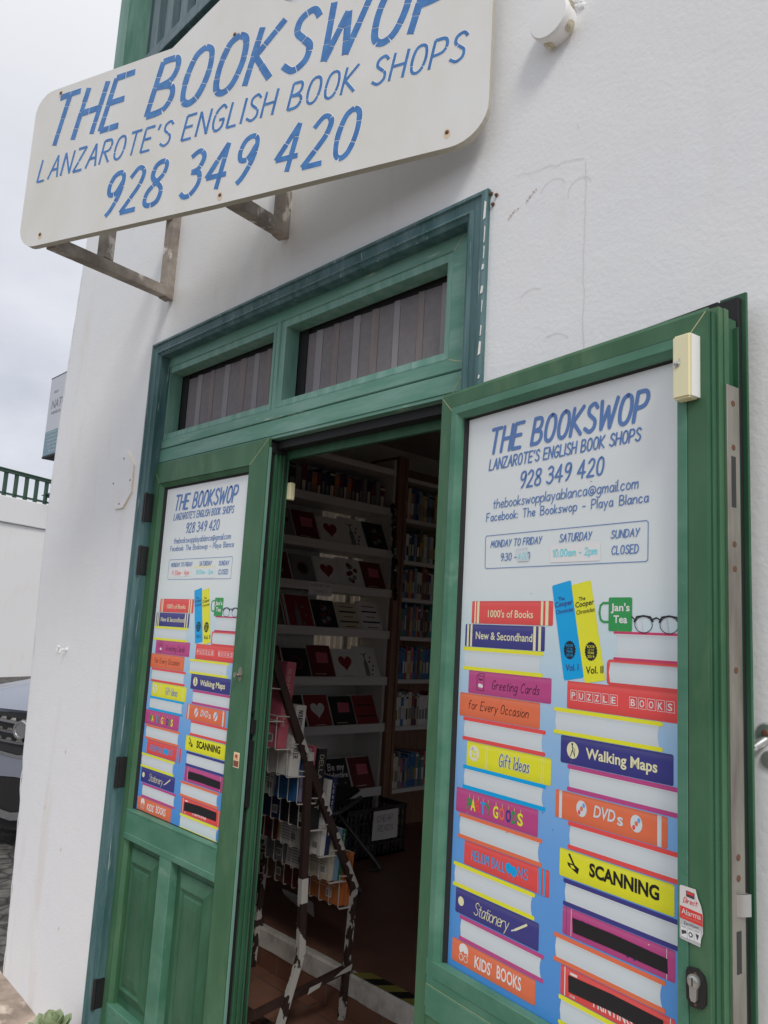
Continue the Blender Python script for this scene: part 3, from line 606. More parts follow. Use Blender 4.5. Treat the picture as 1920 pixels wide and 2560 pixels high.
    for a, b in ((42, 46), (50, 57), (238, 244), (250, 258)): rect('cream', a, b, 418.3, 466, 3, .3)
    for a, b in ((20, 26), (31, 37), (219, 226), (233, 240)): rect('cream', a, b, 468.3, 516, 3, .3)
    bold('cream', "1000's of Books", 85, 452, 217, 15); bold('cream', "New & Secondhand", 49, 499, 217, 16)
    pages('yellow', 10, 247, 517, 566, 7.5)
    rect('magenta', 31, 270, 566, 614); rect('orange', 5, 242, 615, 664)
    hand('black', "Greeting Cards", 104, 600, 241, 18, 1.3, sh=.2); hand('black', "for Every Occasion", 33, 647, 214, 18, 1.3, sh=.2)
    line('black', [(58, 576), (80, 576), (80, 606), (58, 606), (58, 576)], .8, 4); line('black', [(58, 576), (66, 571), (82, 571), (80, 576)], .8, 4); circ('white', 67, 596, 5, 4); circ('white', 73, 597, 4, 4, 3.3); hand('black', "Thank", 62, 585, 76, 4, .6)
    pages('red', 18, 258, 665, 713)
    rect('yellow', 34, 274, 714, 764); circ('white', 57, 737, 16, 16, 3); circ('yellow', 57, 737, 14.6, 14.6, 3.4); circ('white', 57, 737, 13.6, 13.6, 3.8)
    rect('yellow', 50, 66, 731, 746, 4.4, .5); line('page', [(58, 730), (58, 747)], 2, 4.8); line('page', [(49, 738), (67, 738)], 2, 4.9); line('black', [(50, 731), (53, 726), (57, 730)], .7, 5)
    for a in (93, 98, 250, 255): line('white', [(a, 715), (a, 763)], .9, 3, False)
    hand('page', "Gift Ideas", 133, 750, 219, 24, 4.2, 3.6, .1); hand('black', "Gift Ideas", 133, 750, 219, 24, 1.6, 4.4, .1)
    pages('blue', 24, 262, 764, 812)
    rect('magenta', 6, 244, 813, 862)
    cl = ('green', 'yellow', 'red', 'blue', 'green', 'yellow', 'orange', 'navy', 'green', 'yellow'); xs_ = (41, 53, 68, 83, 98, 121, 139, 157, 173, 190)
    for ch, c, xx in zip("PARTYGOODS", cl, xs_):
        bold(c, ch, xx, 851, xx + 15, 22, .03); line('yellow', [(xx + 8, 828), (xx + 8, 822)], 1, 4)
    pages('orange', 16, 256, 863, 913)
    rect('red', 38, 276, 914, 961)
    for a, b in ((247, 249), (251, 256), (261, 266)): rect('blue', a, b, 914.3, 961, 3, .3)
    hand('blue', "HELIUM BALL", 62, 947, 160, 18, 2.0, sh=.05); hand('blue', "NS", 195, 945, 222, 18, 2.0, sh=.05)
    circ('blue', 170, 936, 9, 10, 3.6); circ('blue', 184, 939, 9, 10, 3.9); line('blue', [(170, 946), (172, 953)], .8); line('blue', [(184, 949), (182, 955)], .8)
    pages('yellow', 6, 241, 963, 1011)
    rect('navy', 17, 253, 1012, 1060); circ('cream', 34, 1036, 9)
    hand('cream', "Stationery", 74, 1049, 178, 24, 1.6, sh=.25, gap=.06); line('cream', [(192, 1042), (222, 1024)], 4.2, 4); line('page', [(183, 1046), (191, 1042.5)], 2.6, 4.3)
    pages('magenta', 31, 267, 1062, 1110)
    rect('orange', 12, 248, 1111, 1155)
    circ('white', 48, 1126, 14, 12, 3, 0, 180); poly('white', [(34, 1126), (62, 1126), (61, 1136), (57, 1129), (52, 1132), (47, 1128), (42, 1132), (37, 1134)], 3.3)
    for cx in (41, 55): line('white', [(cx + 6 * math.cos(R(a)), 1141 + 6 * math.sin(R(a))) for a in range(0, 361, 30)], 1.4, 4)
    bold('white', "KIDS'", 82, 1146, 132, 22, .02); bold('white', "BOOKS", 146, 1143, 212, 23, .02)
    # ---- right pile
    poly('blue', [(268, 388), (311, 379), (314, 381), (348, 556), (346, 559), (304, 567), (301, 565), (266, 391)])
    poly('yellow', [(317, 388), (359, 380), (362, 382), (398, 557), (396, 560), (354, 568), (351, 566), (315, 391)])
    for dx, c in ((0, 'navy'), (51, 'black')):
        bold(c, "The", 283 + dx, 418, 299 + dx, 7, .012, 4, 0, 416); bold(c, "Cooper", 275 + dx, 431, 319 + dx, 10, .012, 4, 0, 424); bold(c, "Chronicles", 278 + dx, 444, 321 + dx, 8, .006, 4, 0, 437)
        cx, cy = 314 + dx, 510; st = [(cx + (15 if k % 2 else 13.4) * math.cos(R(k * 9)), cy + (18 if k % 2 else 16.2) * math.sin(R(k * 9))) for k in range(40)]
        poly('black', st, 3); e = 'blue' if dx == 0 else 'yellow'
        bold(e, "BOOK", cx - 9, cy - 6, cx + 9, 5, .004); bold(e, "OF THE", cx - 7, cy - 1, cx + 7, 3, .002); bold(e, "YEAR", cx - 8, cy + 5, cx + 8, 4.6, .004); bold(e, "2018" if dx == 0 else "2019", cx - 8, cy + 12, cx + 8, 5, .004)
    bold('navy', "Vol. I", 305, 549, 336, 12, .012, 4, 0, 546); bold('black', "Vol. II", 354, 551, 394, 13, .012, 4, 0, 547)
    rect('green', 404, 455, 412, 472, 3, 3)
    line('green', [(405, 422), (391, 422), (385, 427), (383, 440), (386, 452), (392, 456), (405, 456)], 4.2, 2.6)
    bold('white', "Jan's", 409, 436, 450, 13, .022); bold('white', "Tea", 415, 457, 445, 13, .022)
    for cx in (479, 530):
        line('black', [(cx + 18 * math.cos(R(a)), 459 + 14 * math.sin(R(a))) for a in range(0, 361, 20)], 1.2, 5); line('black', [(cx - 19, 454), (cx - 14, 446), (cx, 444), (cx + 14, 446), (cx + 19, 453)], 3, 5.3)
        poly('page', [(cx - 15, 455), (cx - 5, 447), (cx - 1, 472), (cx - 10, 470)], 4.4)
    line('black', [(497, 450), (505, 447), (512, 450)], 2.4, 5.6); line('black', [(460, 450), (455, 446)], 2.2, 5.6)
    pages('pink', 415, 600, 472, 522, 4.5, False)
    rect('red', 401, 600, 522, 567, 1.2, 8); poly('page', [(409, 527), (556, 527), (556, 562), (409, 562), (406, 545)], 1.6)
    rect('red', 310, 600, 567, 617, 2.2); bx = 318
    for i, ch in enumerate("PUZZLE BOOKS"):
        if ch != ' ':
            a = 318 + i * 18.4 + (4 if i > 5 else 0); line('white', [(a, 583), (a + 15, 583), (a + 16, 601), (a + 1, 601), (a, 583)], .7, 3); bold('white', ch, a + 3, 598, a + 12, 11.5, .012)
    pages('yellow', 278, 518, 618, 666, 7)
    rect('navy', 297, 538, 667, 716); circ('cream', 326, 691, 14, 15); line('black', [(325, 680), (326, 690), (321, 702)], 1.6); line('black', [(326, 690), (331, 701)], 1.4); line('black', [(325, 684), (331, 689), (331, 702)], .9, 4.4); circ('black', 325, 680, 2, 2, 4.8)
    bold('cream', "Walking Maps", 357, 700, 508, 18, .024)
    pages('magenta', 314, 600, 717, 764)
    rect('orange', 287, 527, 766, 815); rect('page', 296, 303, 766.3, 815, 3, .3); rect('page', 508, 516, 766.3, 815, 3, .3)
    for cx in (349, 467):
        circ('page', cx, 789, 12, 14); circ('orange', cx, 789, 3.4, 4, 3.5); circ('lightblue', cx + 5, 783, 3, 4, 3.5); circ('red', cx - 5, 796, 3, 4, 3.6)
    bold('page', "DVD", 376, 797, 424, 20, .02, 4, .2); bold('page', "s", 428, 799, 440, 20, .02)
    pages('red', 318, 600, 816, 864)
    rect('yellow', 300, 540, 866, 914); bold('black', "SCANNING", 369, 897, 512, 21, .035)
    poly('black', [(320, 873), (324, 871), (336, 888), (346, 892), (343, 902), (321, 893), (318, 887), (331, 888)], 3); poly('yellow', [(325, 890), (333, 890), (338, 895), (329, 895)], 4)
    pages('navy', 310, 600, 916, 962)
    rect('magenta', 310, 541, 963, 1010)
    for a in (330, 526): line('white', [(a, 964), (a, 1009)], 1, 3, False)
    line('navy', [(319, 964), (319, 1009)], .8, 3, False); bold('navy', "Photocopying", 352, 996, 508, 20, .02, 3.4)
    poly('black', [(333, 977), (420, 976), (527, 979), (528, 1001), (420, 1000), (335, 1001)], 5)
    pages('orange', 290, 524, 1013, 1061)
    rect('red', 308, 541, 1062, 1111); line('white', [(318, 1063), (318, 1110)], 2, 3, False); line('white', [(533, 1063), (533, 1110)], 1.4, 3, False); bold('white', "PRINTING", 382, 1104, 462, 16, .02, 3.4); bold('white', "STAR", 330, 1108, 342, 4, .01, 3.6); rect('white', 330, 346, 1068, 1072, 3.4, .4)
    poly('black', [(326, 1074), (420, 1070), (520, 1071), (521, 1097), (420, 1097), (327, 1101)], 5)
    pages('yellow', 304, 537, 1112, 1161, 7.6)
    rs = random.Random(3 + hours_note)
    for k in range(26):
        a, b, r_ = rs.uniform(10, 530), rs.uniform(10, 1130), rs.uniform(.6, 1.8); poly('cream' if k % 3 else 'black', [(a - r_, b), (a, b - r_ * .6), (a + r_ * 1.4, b + .2), (a, b + r_ * .5)], 7)
    return g

# ------------------------------------------------------------------ left door leaf (closed)
lx0, ly0 = .037, .0224
la = thing('door_leaf', 'closed green door leaf at the left with poster above two raised panels', 'door', (lx0, ly0, 0))
LW, LT, LB = .761, 2.115, .03
g = MB()
g.ring(0, LW, LB, LT, [(0, .012, 0, 0, .012), (0, 0, 0, 0, .010), (.002, 0, .002, .002, 0), (.064, .098, .18, .077, 0), (.0655, .0995, .1815, .0785, .003), (.067, .101, .183, .080, .001), (.084, .106, .19, .094, .012), (.085, .107, .191, .095, .034)], 0)
g.build('stile', M['leaf'], la)
g = MB(); g.ring(0, LW, .66, LT, [(.0845, .1065, .2, .0945, .013), (.092, .1066, .21, .1, .020), (.0925, .1067, .2105, .1005, .034)], 0); g.build('gasket', M['dark'], la)
g = MB()
for a, b in (((.0648, .768), (.0648, LT - .078)), ((.0648, LT - .0778), (LW - .0985, LT - .0778)), ((.066, .235), (.066, .766))): g.ribbon([a, b], .0012, -.0006, 0, False)
build_each(g, 'joint_line', M['dark'], la)
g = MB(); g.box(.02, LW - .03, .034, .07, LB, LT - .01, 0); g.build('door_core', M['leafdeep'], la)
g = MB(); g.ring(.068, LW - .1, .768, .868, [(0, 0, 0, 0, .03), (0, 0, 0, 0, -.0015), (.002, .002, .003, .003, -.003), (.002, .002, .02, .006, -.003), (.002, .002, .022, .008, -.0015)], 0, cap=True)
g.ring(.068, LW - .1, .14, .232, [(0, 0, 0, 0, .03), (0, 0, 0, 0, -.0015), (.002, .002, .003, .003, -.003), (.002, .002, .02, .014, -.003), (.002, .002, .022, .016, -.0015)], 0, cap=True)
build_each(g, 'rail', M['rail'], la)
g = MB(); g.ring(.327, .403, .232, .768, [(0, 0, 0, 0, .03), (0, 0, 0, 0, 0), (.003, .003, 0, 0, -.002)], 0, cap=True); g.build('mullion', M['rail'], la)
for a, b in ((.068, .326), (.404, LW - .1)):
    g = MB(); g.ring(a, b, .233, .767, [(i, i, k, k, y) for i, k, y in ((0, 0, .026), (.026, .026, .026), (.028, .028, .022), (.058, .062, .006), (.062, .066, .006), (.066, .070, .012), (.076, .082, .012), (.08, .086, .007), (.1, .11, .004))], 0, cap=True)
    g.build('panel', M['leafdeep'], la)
pz_ = make_poster(True).build('poster', PM, la, (.1244 - lx0, .0225, 2.0254))
g = MB()     # lock side edge: lip, groove, ribs, black bolt fittings
g.box(LW, LW + .0015, .003, .013, LB, LT - .03, 1)
g.box(LW - .012, LW - .008, .0125, .03, LB, LT - .01, 2)
for y0, y1, dx in ((.03, .036, 0), (.037, .046, -.006), (.047, .053, -.001), (.054, .063, -.007), (.064, .070, -.002), (.071, .079, -.007), (.08, .084, 0)): g.box(LW - .03, LW + dx, y0, y1, LB, LT - .035, 0)
g.box(LW - .03, LW + .001, .068, .0715, LB, LT - .05, 2)
g.build('lock_edge', [M['leafdeep'], M['frame'], M['dark']], la, bevel=.001)
g = MB(); g.box(LW - .014, LW + .002, .013, .07, LT - .045, LT - .012, 0); g.box(LW - .01, LW - .002, .0145, .024, 1.78, LT - .045, 0)
g.box(LW - .01, LW + .006, .016, .03, 1.0, 1.19, 0); g.box(LW - .01, LW + .010, .018, .027, 1.06, 1.13, 0); g.box(LW - .01, LW + .008, .016, .03, 1.21, 1.25, 0); g.lathe([(.005, 0), (.005, .006)], (LW - .002, .02, 1.275), 'x', 10, 0); g.box(LW - .01, LW + .002, .016, .022, 1.72, 1.78, 0); g.lathe([(.004, 0), (.004, .004)], (LW, .02, .775), 'x', 10, 0)
build_each(g, 'bolt', M['blackmetal'], la)
g = MB(); g.box(LW - .09, LW - .083, .0835, .1, 1.89, 1.99, 0); g.cbox(LW - .004, LW + .014, .085, .105, 1.93, 1.985, .002, 0)
g.build('alarm_contact', M['ivory'], la)
g = MB(); g.disc(.745 - lx0, 1.381, .012, .022, -.001, 0); g.lathe([(.0065, 0), (.0065, .006), (.004, .012), (.008, .016), (.008, .02)], (.745 - lx0, -.001, 1.378), 'y', 12, 0)
g.build('knob', M['steel'], la)
g = MB(); g.cbox(.747 - lx0, .777 - lx0, -.0012, .0, 1.108, 1.152, .0004, 0); g.box(.749 - lx0, .775 - lx0, -.0016, -.0012, 1.111, 1.128, 1); g.box(.752 - lx0, .772 - lx0, -.0018, -.0012, 1.131, 1.148, 2); g.box(.757 - lx0, .767 - lx0, -.0022, -.0018, 1.137, 1.145, 1)
g.build('sticker', [mat('sticker_buff', P(206, 190, 160), .5), mat('sticker_brown', P(120, 70, 56), .5), mat('sticker_orange', P(214, 150, 110), .5)], la)
g = MB(); g.ribbon([(.002, LT - .002), (.064, LT - .077)], .0015, -.0004, 0, False); g.ribbon([(LW - .001, LT - .002), (LW - .098, LT - .077)], .0016, -.0004, 0, False); g.ribbon([(.001, .05), (.001, 2.1)], .0012, -.0004, 0, False)
build_each(g, 'mitre_joint', M['joint'], la)

# ------------------------------------------------------------------ right door leaf (swung open against the wall, inner face to the street)
PHI = .1496
ra = thing('door_leaf', 'open green door leaf folded back beside the wall with large poster and lock', 'door', (1.58, -.0307, 0), -PHI)
RW, RT, RB = .695, 2.094, .03
g = MB()
g.ring(0, RW, RB, RT, [(.004, .0, 0, .002, .012), (.0, 0, 0, 0, .004), (.001, 0, .001, .006, .001), (.001, .0, .001, .0075, 0), (.039, .036, .72, .038, 0)], 0)
g.build('stile', M['leaf'], ra)
g = MB()       # glazing beads: proud strips, then the recess down to the poster
g.ring(.0395, RW - .0365, .7505, RT - .0385, [(0, 0, 0, 0, .0), (.001, .001, .001, .001, -.002), (.018, .018, .018, .018, -.002), (.024, .0195, .022, .024, .003), (.030, .0205, .026, .03, .007), (.0305, .0206, .027, .0305, .024)], 0)
g.build('glazing_bead', M['rail'], ra)
g = MB(); g.ring(.0395, RW - .0365, .7505, RT - .0385, [(.029, .0215, .026, .029, .012), (.037, .0216, .036, .033, .0205), (.038, .0217, .037, .034, .024)], 0); g.build('gasket', M['dark'], ra)  # black rubber strip; its top run stands in for shade under the bead
g = MB()
for a, b in (((.0392, .62), (.0392, RT - .04)), ((.0392, RT - .0383), (RW - .037, RT - .0383)), ((RW - .0363, .1), (RW - .0363, RT - .04))): g.ribbon([a, b], .0011, -.0004, 0, False)
build_each(g, 'joint_line', M['dark'], ra)
g = MB(); g.ring(.036, RW - .034, .766, .858, [(0, 0, 0, 0, .02), (0, 0, 0, 0, -.001), (.001, .001, .001, .001, -.0022), (.001, .001, .04, .03, -.0022), (.001, .001, .041, .031, -.001)], 0, cap=True); g.build('rail', M['rail'], ra)
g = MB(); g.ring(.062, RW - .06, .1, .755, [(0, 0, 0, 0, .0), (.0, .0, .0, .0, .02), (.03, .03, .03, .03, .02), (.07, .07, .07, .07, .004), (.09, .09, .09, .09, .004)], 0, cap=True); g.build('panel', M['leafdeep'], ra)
pp = make_poster(False).build('poster', PM, ra, (.0783, .0224, 2.0254))
g = MB()        # core: thin at the hinge, full thickness at the lock side
def core(x0, x1, ya0, ya1, yb0, yb1, z0, z1, m=0):
    g.add([(x0, ya0, z0), (x1, yb0, z0), (x1, yb1, z0), (x0, ya1, z0), (x0, ya0, z1), (x1, yb0, z1), (x1, yb1, z1), (x0, ya1, z1)], [(0, 3, 2, 1), (4, 5, 6, 7), (0, 1, 5, 4), (1, 2, 6, 5), (2, 3, 7, 6), (3, 0, 4, 7)], m)
core(.003, RW - .002, .0245, .027, .0245, .085, RB, RT - .003)
core(.003, .08, .0, .027, .01, .03, RB, .05)
g.build('door_core', M['leafdeep'], ra)
g = MB()        # lock side: stepped profile and the closing flange at the back
for x0, x1, y0, y1, z1, m in ((RW - .03, RW + .0005, .001, .006, RT - .006, 0), (RW - .03, RW - .002, .006, .009, RT - .006, 1), (RW - .03, RW + .004, .009, .02, RT - .006, 0), (RW - .03, RW + .0085, .0202, .034, RT + .004, 2), (RW - .03, RW + .0105, .034, .047, RT + .004, 2), (RW - .03, RW + .004, .047, .052, RT - .01, 1), (RW - .03, RW + .003, .052, .082, RT - .004, 0)):
    g.box(x0, x1, y0, y1, RB, z1, m)
g.box(RW - .03, RW + .013, .0705, .0725, RB, RT - .02, 0)
g.box(RW - .035, RW + .006, .082, .094, RB, RT + .04, 1); g.box(RW - .035, RW + .014, .094, .1, RB, RT + .05, 0)
x0_, x1_ = .12, RW - .0355; g.add([(x0_, .035, RT - .04), (x1_, .088, RT - .04), (x1_, .1, RT - .04), (x0_, .042, RT - .04), (x0_, .035, RT + .006), (x1_, .088, RT + .046), (x1_, .1, RT + .046), (x0_, .042, RT + .006)], [(0, 3, 2, 1), (4, 5, 6, 7), (0, 1, 5, 4), (1, 2, 6, 5), (2, 3, 7, 6), (3, 0, 4, 7)], 1)
g.build('lock_edge', [M['leafdeep'], M['dark'], M['leaf']], ra, bevel=.0012)
g = MB(); g.box(RW + .0106, RW + .0135, .0345, .0695, .5, 1.965, 0)
for z in (1.935, 1.86, 1.70, 1.66, 1.50, 1.22, 1.19): g.lathe([(.0055, 0), (.0045, .001), (.002, .0008)], (RW + .0135, .052, z), 'x', 12, 1)
for z0, z1 in ((1.76, 1.845), (1.055, 1.115), (.93, .96)): g.box(RW + .0132, RW + .0139, .045, .058, z0, z1, 2)
g.build('lock_plate', [M['steel'], M['rust'], M['blackmetal']], ra, bevel=.0006); lockp = bpy.data.objects['lock_plate']
g = MB(); vs = []
for k in range(9):
    t = k / 8; xx = RW + .0135 + .0105 * t; yy = .046 + .022 * t - .003 * math.sin(math.pi * t); vs += [(xx, yy, 1.136), (xx, yy, 1.168)]
g.add(vs, [(2 * i, 2 * i + 1, 2 * i + 3, 2 * i + 2) for i in range(8)], 0, True); g.add([(RW + .012, .046, 1.136), (RW + .024, .068, 1.136), (RW + .012, .068, 1.136), (RW + .012, .046, 1.168), (RW + .024, .068, 1.168), (RW + .012, .068, 1.168)], [(0, 1, 2), (3, 4, 5), (1, 2, 5, 4)], 0)
g.build('latch', M['zinc'], lockp)
g = MB(); g.prism([(.657, 1.052), (.66, 1.059), (.675, 1.061), (.686, 1.054), (.689, 1.044), (.689, 1.016), (.683, 1.008), (.666, 1.006), (.658, 1.015)], -.006, 0, 0)
a = []
for k in range(15): t = R(-50 + 280 * k / 14); a.append((.672 + .0098 * math.cos(t), 1.043 + .0105 * math.sin(t)))
a += [(.6665, 1.02), (.669, 1.0155), (.675, 1.0155), (.6775, 1.02)]
g.prism(a, -.0105, -.006, 1); g.lathe([(.0078, 0), (.0078, .0012), (.0066, .0018)], (.672, -.0105, 1.043), 'y', 20, 1); g.box(.6712, .6728, -.0128, -.0122, 1.037, 1.049, 2)
for z in (1.054, 1.011): g.lathe([(.0022, 0), (.0018, .0006)], (.673, -.006, z), 'y', 8, 3)
g.build('lock_cylinder', [M['blackmetal'], M['zinc'], M['dark'], M['rust']], ra)
g = MB(); g.cbox(.6465, .6815, -.026, .0, 1.9365, 2.0475, .0035, 0); g.box(.672, .6825, -.022, .0, 1.939, 2.045, 1)
g.lathe([(.006, 0), (.006, .001), (.0042, .0024)], (.657, -.0262, 1.997), 'y', 6, 2); g.lathe([(.003, 0), (.003, .004), (.001, .005)], (.657, -.028, 1.997), 'y', 10, 2); g.ribbon([(.6535, 1.992), (.662, 2.004)], .003, -.0279, 2)
g.build('alarm_contact', [M['ivory'], M['white'], M['zinc']], ra)
# alarm sticker
g = MB()
o = [(.6465, 1.171), (.672, 1.171), (.6765, 1.158), (.681, 1.150), (.684, 1.138), (.684, 1.112), (.681, 1.104), (.679, 1.092), (.6465, 1.094), (.6445, 1.096), (.6445, 1.169)]
g.flat(o, -.0026, 0); g.flat([(.6455, 1.1415), (.6835, 1.139), (.6838, 1.1215), (.645, 1.1235)], -.0029, 1); g.flat([(.645, 1.1232), (.6838, 1.1212), (.6805, 1.1045), (.6785, 1.0935), (.647, 1.0955), (.6452, 1.097)], -.0029, 2)
g.flat([(.656, 1.1655), (.67, 1.1645), (.67, 1.156), (.656, 1.157)], -.0029, 3); g.flat([(.657, 1.1645), (.669, 1.1638), (.669, 1.1600), (.657, 1.1606)], -.0031, 1)
write(g, "Direct", .651, 1.1475, .676, .0075, .0009, -.0031, 1, .3); typ(g, "Alarma", .648, 1.1305, .681, .0078, -.0032, 0, .01); typ(g, "con Aviso a Policia", .649, 1.1258, .6815, .003, -.0032, 4); typ(g, "ZeroVision", .652, 1.1165, .677, .0042, -.0032, 3)
for i in range(3):
    x = .647 + i * .0115; g.flat([(x, 1.098), (x + .0105, 1.0975), (x + .0105, 1.1145), (x, 1.115)], -.0031, 5)
    for k in range(2): g.ribbon([(x + .001, 1.1135 - k * .0018), (x + .009, 1.1133 - k * .0018)], .0005, -.0033, 3)
g.flat([(.648, 1.107), (.656, 1.108), (.657, 1.104), (.653, 1.103), (.649, 1.101)], -.0034, 3); g.disc(.6638, 1.1045, .0036, .0038, -.0034, 3); g.disc(.6638, 1.1045, .002, .0022, -.0036, 5); g.flat([(.672, 1.109), (.678, 1.108), (.675, 1.1)], -.0034, 3)
g.flat([(.672, 1.171), (.6765, 1.158), (.681, 1.150), (.676, 1.1545), (.6725, 1.162)], -.0036, 5)
g.build('alarm_sticker', [mat('sticker_white', P(196, 192, 190), .35), mat('sticker_red', P(196, 62, 58), .4), mat('sticker_grey', P(166, 168, 170), .4), mat('sticker_dark', P(66, 58, 66), .5), mat('sticker_pink', P(226, 132, 120), .4), mat('sticker_pale', P(206, 210, 216), .4)], ra)
g = MB(); g.ribbon([(.002, RT - .009), (.039, RT - .046)], .0014, -.0004, 0, False); g.ribbon([(RW - .002, RT - .008), (RW - .036, RT - .044)], .002, -.0004, 0, False); g.ribbon([(.04, .8105), (RW - .04, .8105)], .0009, -.0026, 0, False)
build_each(g, 'mitre_joint', M['joint'], ra)

# ------------------------------------------------------------------ the shop sign and its timber brackets
PSI = .353; SL = 1.615
sx0 = 1.701 - SL * math.cos(PSI); sy0 = -.045 - SL * math.sin(PSI)
sg = thing('shop_sign', 'angled white shop sign board lettered in blue mosaic tiles', 'sign', (sx0, sy0, 0), PSI)
ZB, ZT = 2.7014, 3.258
def arc(cx, cz, r_, a0, a1, n=8): return [(cx + r_ * math.cos(R(a0 + (a1 - a0) * k / n)), cz + r_ * math.sin(R(a0 + (a1 - a0) * k / n))) for k in range(n + 1)]
rb = .075
ol = arc(rb, ZB + rb, rb, 180, 270) + [(.8, ZB - .006)] + arc(SL - .1, ZB + .1, .1, 270, 360) + arc(SL - rb, ZT - rb, rb, 0, 90) + [(1.032, ZT), (.8075, ZT + .142), (.583, ZT)] + arc(rb, ZT - rb, rb, 90, 180)
g = MB(); g.prism(ol, 0, .02, 0, 1); brd = g.build('board', [M['board'], mat('board_edge', P(168, 164, 152), .7)], sg)
g = MB()
tiles(g, "THE BOOKSWOP", .066, 3.048, 1.52, .172, .0218, -.0009, 0, 1, .27, gap=.2, space=.42)
tiles(g, "LANZAROTE'S ENGLISH BOOK SHOPS", .052, 2.930, 1.556, .076, .0086, -.0009, 0, 1, .2, gap=.2, space=.4, tl=.06)
tiles(g, "928 349 420", .36, 2.744, 1.272, .135, .0165, -.0009, 0, 1, .24, gap=.19, space=.42)
g.build('lettering', [M['tile'], M['grout']], brd)
rs = mat('rust_stain', P(188, 172, 150), .8)
for s_, z in ((1.504, 3.238), (.793, 3.229), (1.516, 2.737), (.792, 2.722), (.105, 2.743)):
    g = MB(); x = SL - s_; g.disc(x, z - .004, .009, .013, -.0004, 1); g.lathe([(.0052, 0), (.0052, .001), (.003, .0025)], (x, -.0006, z), 'y', 10, 0); g.build('screw', [M['rust'], rs], brd)
def spt(s_, z, dy=.03): return Vector((1.701 - s_ * math.cos(PSI) - dy * math.sin(PSI), -.045 - s_ * math.sin(PSI) + dy * math.cos(PSI), z))
sinv = Matrix.Translation((sx0, sy0, 0)) @ Matrix.Rotation(PSI, 4, 'Z'); sinv = sinv.inverted()
for s_, wx, zt in ((1.50, .092, 3.13), (.775, .838, 3.05)):
    g = MB(); o_ = spt(s_, 2.722); w_ = Vector((wx, -.024, 2.782)); th = .041
    seg = [(o_, w_ + Vector((0, .0, 0))), (w_ + Vector((0, 0, -.026)), Vector((wx, -.024, zt)))]
    top = [(spt(s_, zt - .03), Vector((wx, -.047, zt - .03)))]
    mid = o_.lerp(w_, .42); seg2 = [(Vector((mid.x, mid.y, mid.z + .023)), Vector((mid.x, mid.y, zt - .05)))] if s_ > 1 else []
    for a, b in seg + top + seg2: g.bar(sinv @ a, sinv @ b, th, th, 0, up=(1, 0, 0) if abs((b - a).z) > abs((b - a).y) else (0, 0, 1))
    g.build('bracket', M['wood'], sg, bevel=.003)

# ------------------------------------------------------------------ small things fixed to the wall
jb = thing('junction_box', 'round white junction box with cable grommets high on the wall', 'junction box', (1.866, 0, 2.928))
g = MB(); g.lathe([(.062, 0), (.064, .03), (.064, .036), (.068, .037), (.068, .052), (.064, .057), (.03, .0585)], (0, 0, 0), 'y', 40, 0); g.build('box_body', M['white'], jb)
for a in (-110, -35, 40, 160):
    g = MB(); c = Vector((.0635 * math.cos(R(a)), -.02, .0635 * math.sin(R(a))))
    T = Matrix.Translation(c) @ Vector((math.cos(R(a)), 0, math.sin(R(a)))).to_track_quat('Z', 'Y').to_matrix().to_4x4()
    q = MB(); q.lathe([(.017, -.004), (.017, .003), (.013, .003), (.013, .007), (.009, .007), (.009, .011), (.004, .012)], (0, 0, 0), 'z', 18, 0)
    q.v = [tuple(T @ Vector(p)) for p in q.v]; q.build('grommet', mat('aged_grommet', P(186, 180, 162), .7), jb)
q = MB(); rj = random.Random(2)
for k in range(8):
    x = .07 + rj.uniform(-.012, .022); z = .035 + rj.uniform(-.025, .03); r_ = rj.uniform(.008, .018); q.lathe([(r_, 0), (r_ * .8, .004), (r_ * .3, .007)], (x, 0, z), 'y', 7, 0)
q.build('filler_lump', M['wall'], jb)
jb.scale = (.74, .8, .74)
op = thing('octagonal_plate', 'thin octagonal plate painted over in white beside the door', 'plate', (-.16, 0, 2.07))
g = MB(); pts = [(-.036, .112), (.03, .112), (.088, .055), (.092, -.055), (.03, -.112), (-.034, -.112), (-.092, -.055), (-.09, .055)]
g.prism(pts, -.007, 0, 0, 1); g.build('plate_face', [M['wall'], mat('plate_edge', P(206, 196, 172), .8)], op, bevel=.001)
for x, z in ((.0, .09), (.074, -.005), (-.074, -.004), (-.002, -.093)): g = MB(); g.lathe([(.0045, 0), (.003, .0012)], (x, -.0071, z), 'y', 8, 0); g.build('screw', M['rust'], op)
for x, lb in ((-.61, 'bare white screw plug on the wall left of a small hook'), (-.525, 'small white cup hook screwed into the wall')):
    g = MB()
    if x < -.6: g.lathe([(.006, 0), (.0055, .006), (.002, .008)], (x, 0, 1.395), 'y', 10, 0); g.tube([(x, -.006, 1.39), (x + .001, -.009, 1.38), (x, -.008, 1.372)], .003, 6)
    else: g.tube([(x, 0, 1.388), (x, -.02, 1.388), (x + .004, -.028, 1.384), (x + .004, -.03, 1.374), (x, -.026, 1.37)], .0035, 8); g.lathe([(.009, 0), (.007, .004)], (x, 0, 1.388), 'y', 10, 0); g.tube([(x - .012, -.014, 1.389), (x + .01, -.014, 1.389)], .003, 6)
    tag(g.build('wall_hook', M['white'], None), lb, 'hook')
dh = thing('door_hook', 'galvanised door holdback hook screwed to the wall at the right', 'hook', (2.30, 0, 1.372))
g = MB(); g.lathe([(.0, .004), (.014, .004), (.017, 0)], (.0, 0, .03), 'y', 14, 0); g.lathe([(.0, .004), (.013, .004), (.016, 0)], (.006, 0, -.012), 'y', 14, 0); g.lathe([(.006, .004), (.004, .007), (0, .007)], (0, 0, .03), 'y', 10, 1); g.build('wall_plate', [M['zinc'], M['rust']], dh)
